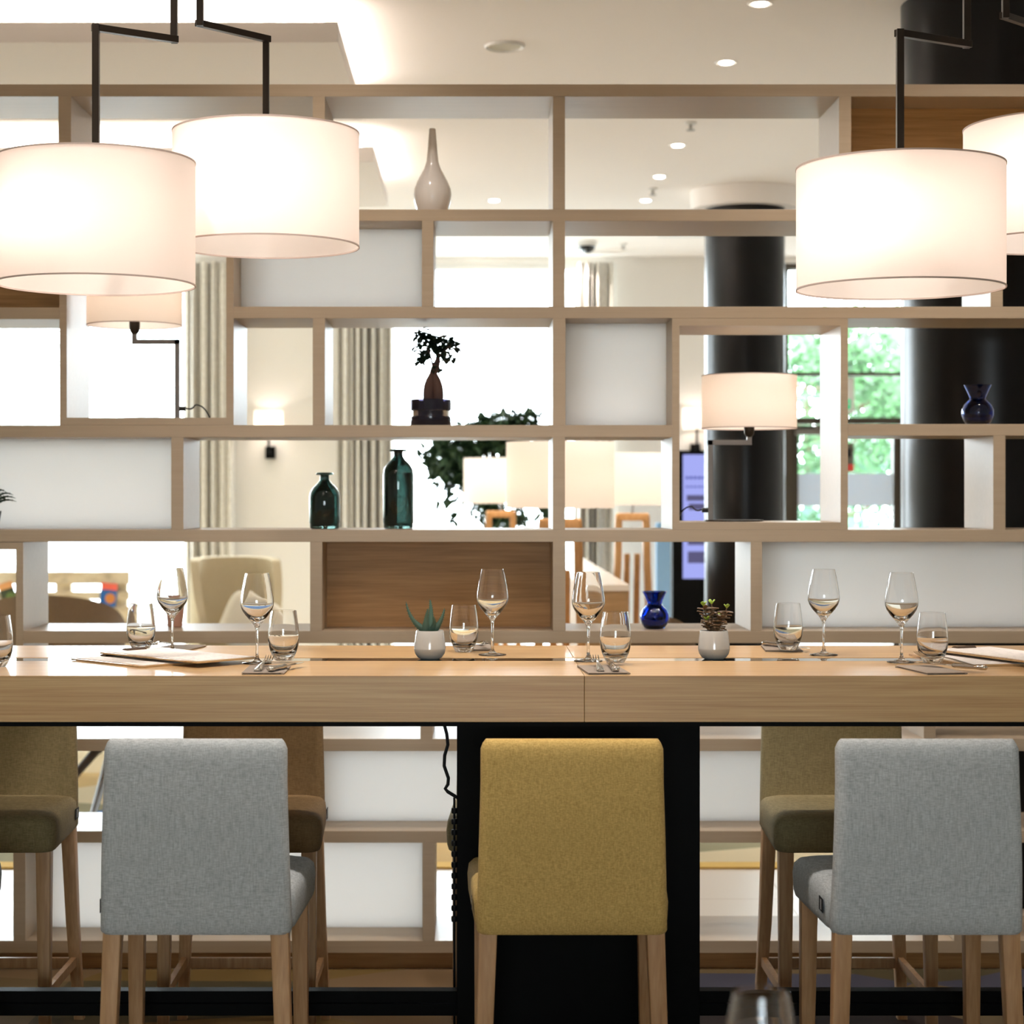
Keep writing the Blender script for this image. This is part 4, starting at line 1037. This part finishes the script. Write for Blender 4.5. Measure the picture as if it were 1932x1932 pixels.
# pallet bench with magazines
PB = empty('pallet_bench', 'whitewashed pallet wood divider in front of the left window', 'bench', (0, 14.15, 0))
Yp = 14.15
def pz(y): return PZ(y, Yp)
px0, px1 = -520, 245
for y0, y1 in ((1078, 1102), (1116, 1131), (1144, 1172)):
    m = MB(); m.box(PX(px0, Yp), PX(px1, Yp), -.012, .012, pz(y1), pz(y0)); m.build('board', M_PALLET, PB, smooth=0, bevel=.003)
for a, b in ((104, 133), (190, 238), (-60, -20), (-170, -140), (-290, -250), (-410, -380)):
    MB().box(PX(a, Yp), PX(b, Yp), .0125, .09, pz(1172), pz(1078)).build('post', M_PALLET, PB, smooth=0)
MB().box(PX(px0, Yp), PX(px1, Yp), .0125, .09, .005, pz(1172)-.001).build('base', M_PALLET, PB, smooth=0)
def magazine(a, b, y0, y1, rot, cols, label):
    cx, cz = (PX(a, Yp)+PX(b, Yp))/2, (pz(y0)+pz(y1))/2; w = (PX(b, Yp)-PX(a, Yp))/2; h = (pz(y0)-pz(y1))/2
    e = empty('magazine', label, 'magazine', (cx, Yp-.0165, cz), group='magazines on the pallet wall'); e.rotation_euler = (0, rot, 0)
    MB().box(-w, w, -.003, .003, -h, h).build('cover', mat('mag_'+str(a), cols[0], .4), e, smooth=0)
    MB().box(-w, w, -.0042, -.0031, h*.42, h).build('title_band', mat('magt_'+str(a), cols[1], .4), e, smooth=0)
    MB().lathe([(0, -.0006), (w*.62, -.0006), (w*.62, .0006), (0, .0006)], 20).xf(Matrix.Translation((w*.25, -.0037, -h*.3)) @ Matrix.Rotation(PI/2, 4, 'X')).build('cover_picture', mat('magp_'+str(a), cols[2], .4), e, smooth=0)
magazine(190, 221, 1100, 1144, .1, ((28, 88, 158), (214, 96, 80), (190, 120, 60)), 'blue and red magazine clipped on the pallet wall')
magazine(2, 30, 1098, 1142, -.3, ((48, 56, 40), (206, 150, 100), (90, 110, 60)), 'dark magazine on the pallet wall at the left edge, upper one')
magazine(0, 34, 1146, 1184, -.15, ((96, 150, 190), (150, 180, 200), (204, 170, 60)), 'pale blue and yellow magazine at the left edge, lower one')

# leafy tree in a pot
Tt = empty('indoor_tree', 'leafy artificial olive tree in front of the bright window', 'tree', (PX(930, 13.6), 13.6, RG))
MB().lathe([(0, 0), (.2, 0), (.27, .45), (.24, .45), (.2, .4), (0, .4)], 40).build('planter', M_POTM, Tt)
m = MB(); m.tube([(0, 0, .38), (.03, 0, .8), (-.02, .02, 1.2), (-.03, 0, 1.6), (0, 0, 1.9)], [.04, .035, .03, .02, .01], 10)
s = 13.6/F0
def tp(px, py, y=0.0): return Vector(((px-930)*s, y, PZ(py, 13.6)))
rnd = random.Random(3)
clusters = [(860, 850, 55), (830, 870, 38), (900, 830, 48), (945, 815, 42), (990, 800, 32), (965, 840, 45), (860, 905, 30), (890, 880, 35), (905, 945, 30), (935, 970, 34), (845, 945, 17), (975, 985, 24), (910, 905, 30),
            (1005, 850, 38), (1000, 900, 30), (1030, 960, 22), (855, 985, 9), (1040, 840, 28), (820, 905, 14)]
for (x, y, r) in clusters:
    m.tube([tp(925, min(1010, y+60)), tp((x+925)/2, y+22, rnd.uniform(-.05, .05)), tp(x, y)], [.014, .009, .003], 6)
m.build('trunk', M_BARK, Tt)
lm = MB()
for (x, y, r) in clusters:
    for k_ in range(int(r*r*.16)+14):
        while True:
            a = Vector((rnd.uniform(-1, 1), rnd.uniform(-1, 1), rnd.uniform(-1, 1)))
            if a.length <= 1: break
        p = tp(x, y)+Vector((a.x*r*s*1.05, a.y*r*s*1.1, a.z*r*s*.8))
        d = Vector((rnd.gauss(0, 1), rnd.gauss(0, 1), rnd.gauss(0, .8)+.2))
        leaf(lm, p, d, rnd.uniform(.07, .12), rnd.uniform(.014, .022), .1)
o = lm.build('foliage', M_TLEAF, Tt, smooth=0); o['kind'] = 'stuff'

# ------------------------------------------------------------------ outside
struct(MB().box(-30, 40, YB+.16, 90, -.12, -.02).build('ground', mat('pale_paving', (206, 206, 202), .9), smooth=0), 'bright paved ground outside', 'ground')
struct(MB().box(-30, 40, -40, YF-.22, -.12, -.02).build('ground', mat('street_paving', (120, 118, 114), .9), smooth=0), 'paved street behind the camera', 'ground')
M_FOL = mat('garden_leaf', (66, 104, 62), .6)
M_FOL2 = mat('garden_leaf_blue', (56, 96, 74), .6)
def garden_tree(X, Y, h, r, n, m_, label, seed, low=.9):
    rnd2 = random.Random(seed)
    e = empty('garden_tree', label, 'tree', (X, Y, -.02), group='trees outside the entrance')
    t = MB(); t.tube([(0, 0, 0), (.05, 0, h*.4), (0, .05, h*.85)], [.12, .09, .03], 10)
    for q_ in range(7):
        a = q_*2.4; t.tube([(0, 0, h*(.3+.07*q_)), (math.cos(a)*r*.6, math.sin(a)*r*.6, h*(.4+.07*q_))], [.04, .012], 6)
    t.build('trunk', M_BARK, e)
    lm = MB(); cs = []
    for q_ in range(26):
        a = rnd2.uniform(0, 2*PI); rr = r*math.sqrt(rnd2.random()); cs.append((rr*math.cos(a), rr*math.sin(a), rnd2.uniform(low, h-.3), rnd2.uniform(.35, .7)))
    for q_ in range(n):
        c0 = cs[q_ % len(cs)]
        p = Vector((rnd2.gauss(c0[0], c0[3]*.55), rnd2.gauss(c0[1], c0[3]*.55), min(h, rnd2.gauss(c0[2], c0[3]*.5))))
        d = Vector((rnd2.gauss(0, 1), rnd2.gauss(0, 1), rnd2.gauss(0, 1))).normalized(); s_ = d.orthogonal().normalized()
        L_ = rnd2.uniform(.10, .17)
        lm.add([p, p+d*L_*.5+s_*L_*.3, p+d*L_, p+d*L_*.5-s_*L_*.3], [(0, 1, 2, 3)])
    o = lm.build('foliage', m_, e, smooth=0); o['kind'] = 'stuff'
garden_tree(4.9, 25.6, 4.0, 1.7, 9000, M_FOL, 'light green tree outside the entrance glazing, nearest one', 1)
garden_tree(9.6, 26, 4.3, 1.5, 3000, M_FOL2, 'green tree outside, hidden behind the broad column', 2, 1.3)
garden_tree(5.6, 31.5, 4.6, 2.0, 7000, M_FOL2, 'bluish green tree farther back outside', 5)
def hedge():
    rnd2 = random.Random(9); lm = MB()
    for q_ in range(5200):
        p = Vector((rnd2.uniform(1.5, 9.0), rnd2.gauss(22.6, .28), abs(rnd2.gauss(.55, .42)) % 1.42))
        d = Vector((rnd2.gauss(0, 1), rnd2.gauss(0, 1), rnd2.gauss(0, 1))).normalized(); s_ = d.orthogonal().normalized(); L_ = rnd2.uniform(.09, .15)
        lm.add([p, p+d*L_*.5+s_*L_*.3, p+d*L_, p+d*L_*.5-s_*L_*.3], [(0, 1, 2, 3)])
    o = lm.build('hedge', M_FOL2, smooth=0)
    tag(o, 'green hedge outside behind the white car', 'hedge', kind='stuff')
hedge()
def car():
    e = empty('parked_car', 'white parked car outside the entrance', 'car', (6.35, 19.6, -.02))
    paint = mat('white_paint', (240, 240, 240), .15, coat=1.0); glass = mat('car_glass', (20, 26, 30), .05)
    body = [(-2.15, .35), (-2.2, .62), (-2.1, .86), (-1.5, 1.0), (-1.0, 1.06), (-.35, 1.40), (.2, 1.46), (.95, 1.42), (1.6, 1.08), (2.05, 1.0), (2.12, .6), (2.05, .3), (1.75, .25), (-1.8, .25)]
    rs = []
    for y, f in ((-.84, .94), (-.8, 1), (.8, 1), (.84, .94)):
        rs.append([(x*f, y, .25+(z-.25)*(f if abs(f) < 1 else 1)) for x, z in body])
    MB().rings(rs).build('car_body', paint, e, bevel=.03)
    win = [(-.86, 1.06), (-.33, 1.33), (.2, 1.385), (.85, 1.35), (1.3, 1.08)]
    m = MB(); vs = [(x, -.846, z) for x, z in win]+[(x, -.835, z) for x, z in win]; k_ = len(win)
    m.add(vs, [tuple(range(k_)), tuple(range(k_, 2*k_))[::-1]]+[(i, (i+1) % k_, k_+(i+1) % k_, k_+i) for i in range(k_)]); m.build('side_window', glass, e, smooth=0)
    for x in (-1.35, 1.3):
        for y in (-.78, .78):
            MB().lathe([(0, -.1), (.2, -.1), (.31, -.09), (.32, 0), (.31, .09), (.2, .1), (0, .1)], 28).xf(Matrix.Translation((x, y*1.02, .32)) @ Matrix.Rotation(PI/2, 4, 'X')).build('wheel', M_CABLE, e)
    MB().box(-1.05, -.9, -.98, -.86, .98, 1.1).build('wing_mirror', M_CABLE, e, bevel=.02)
car()

# ------------------------------------------------------------------ near table with the out-of-focus glass
NT = empty('near_table', 'dining table just below the frame carrying the blurred wine glass', 'table', (.55, 1.95, 0))
MB().box(-.5, .5, -.4, .4, .72, .7505).build('table_top', M_TOP, NT, bevel=.003)
for x in (-.44, .44):
    for y in (-.34, .34): MB().box(x-.025, x+.025, y-.025, y+.025, .001, .7195).build('leg', M_DWOOD, NT, smooth=0)
Yg = 2.12
g = dup(wg, (PX(1435, Yg), Yg, .7505), 0, 'blurred wine glass close to the camera at the bottom edge', 'near glass')
g.scale = (1.05, 1.05, (PZ(1871, Yg)-.7505)/.225)
del g['group']
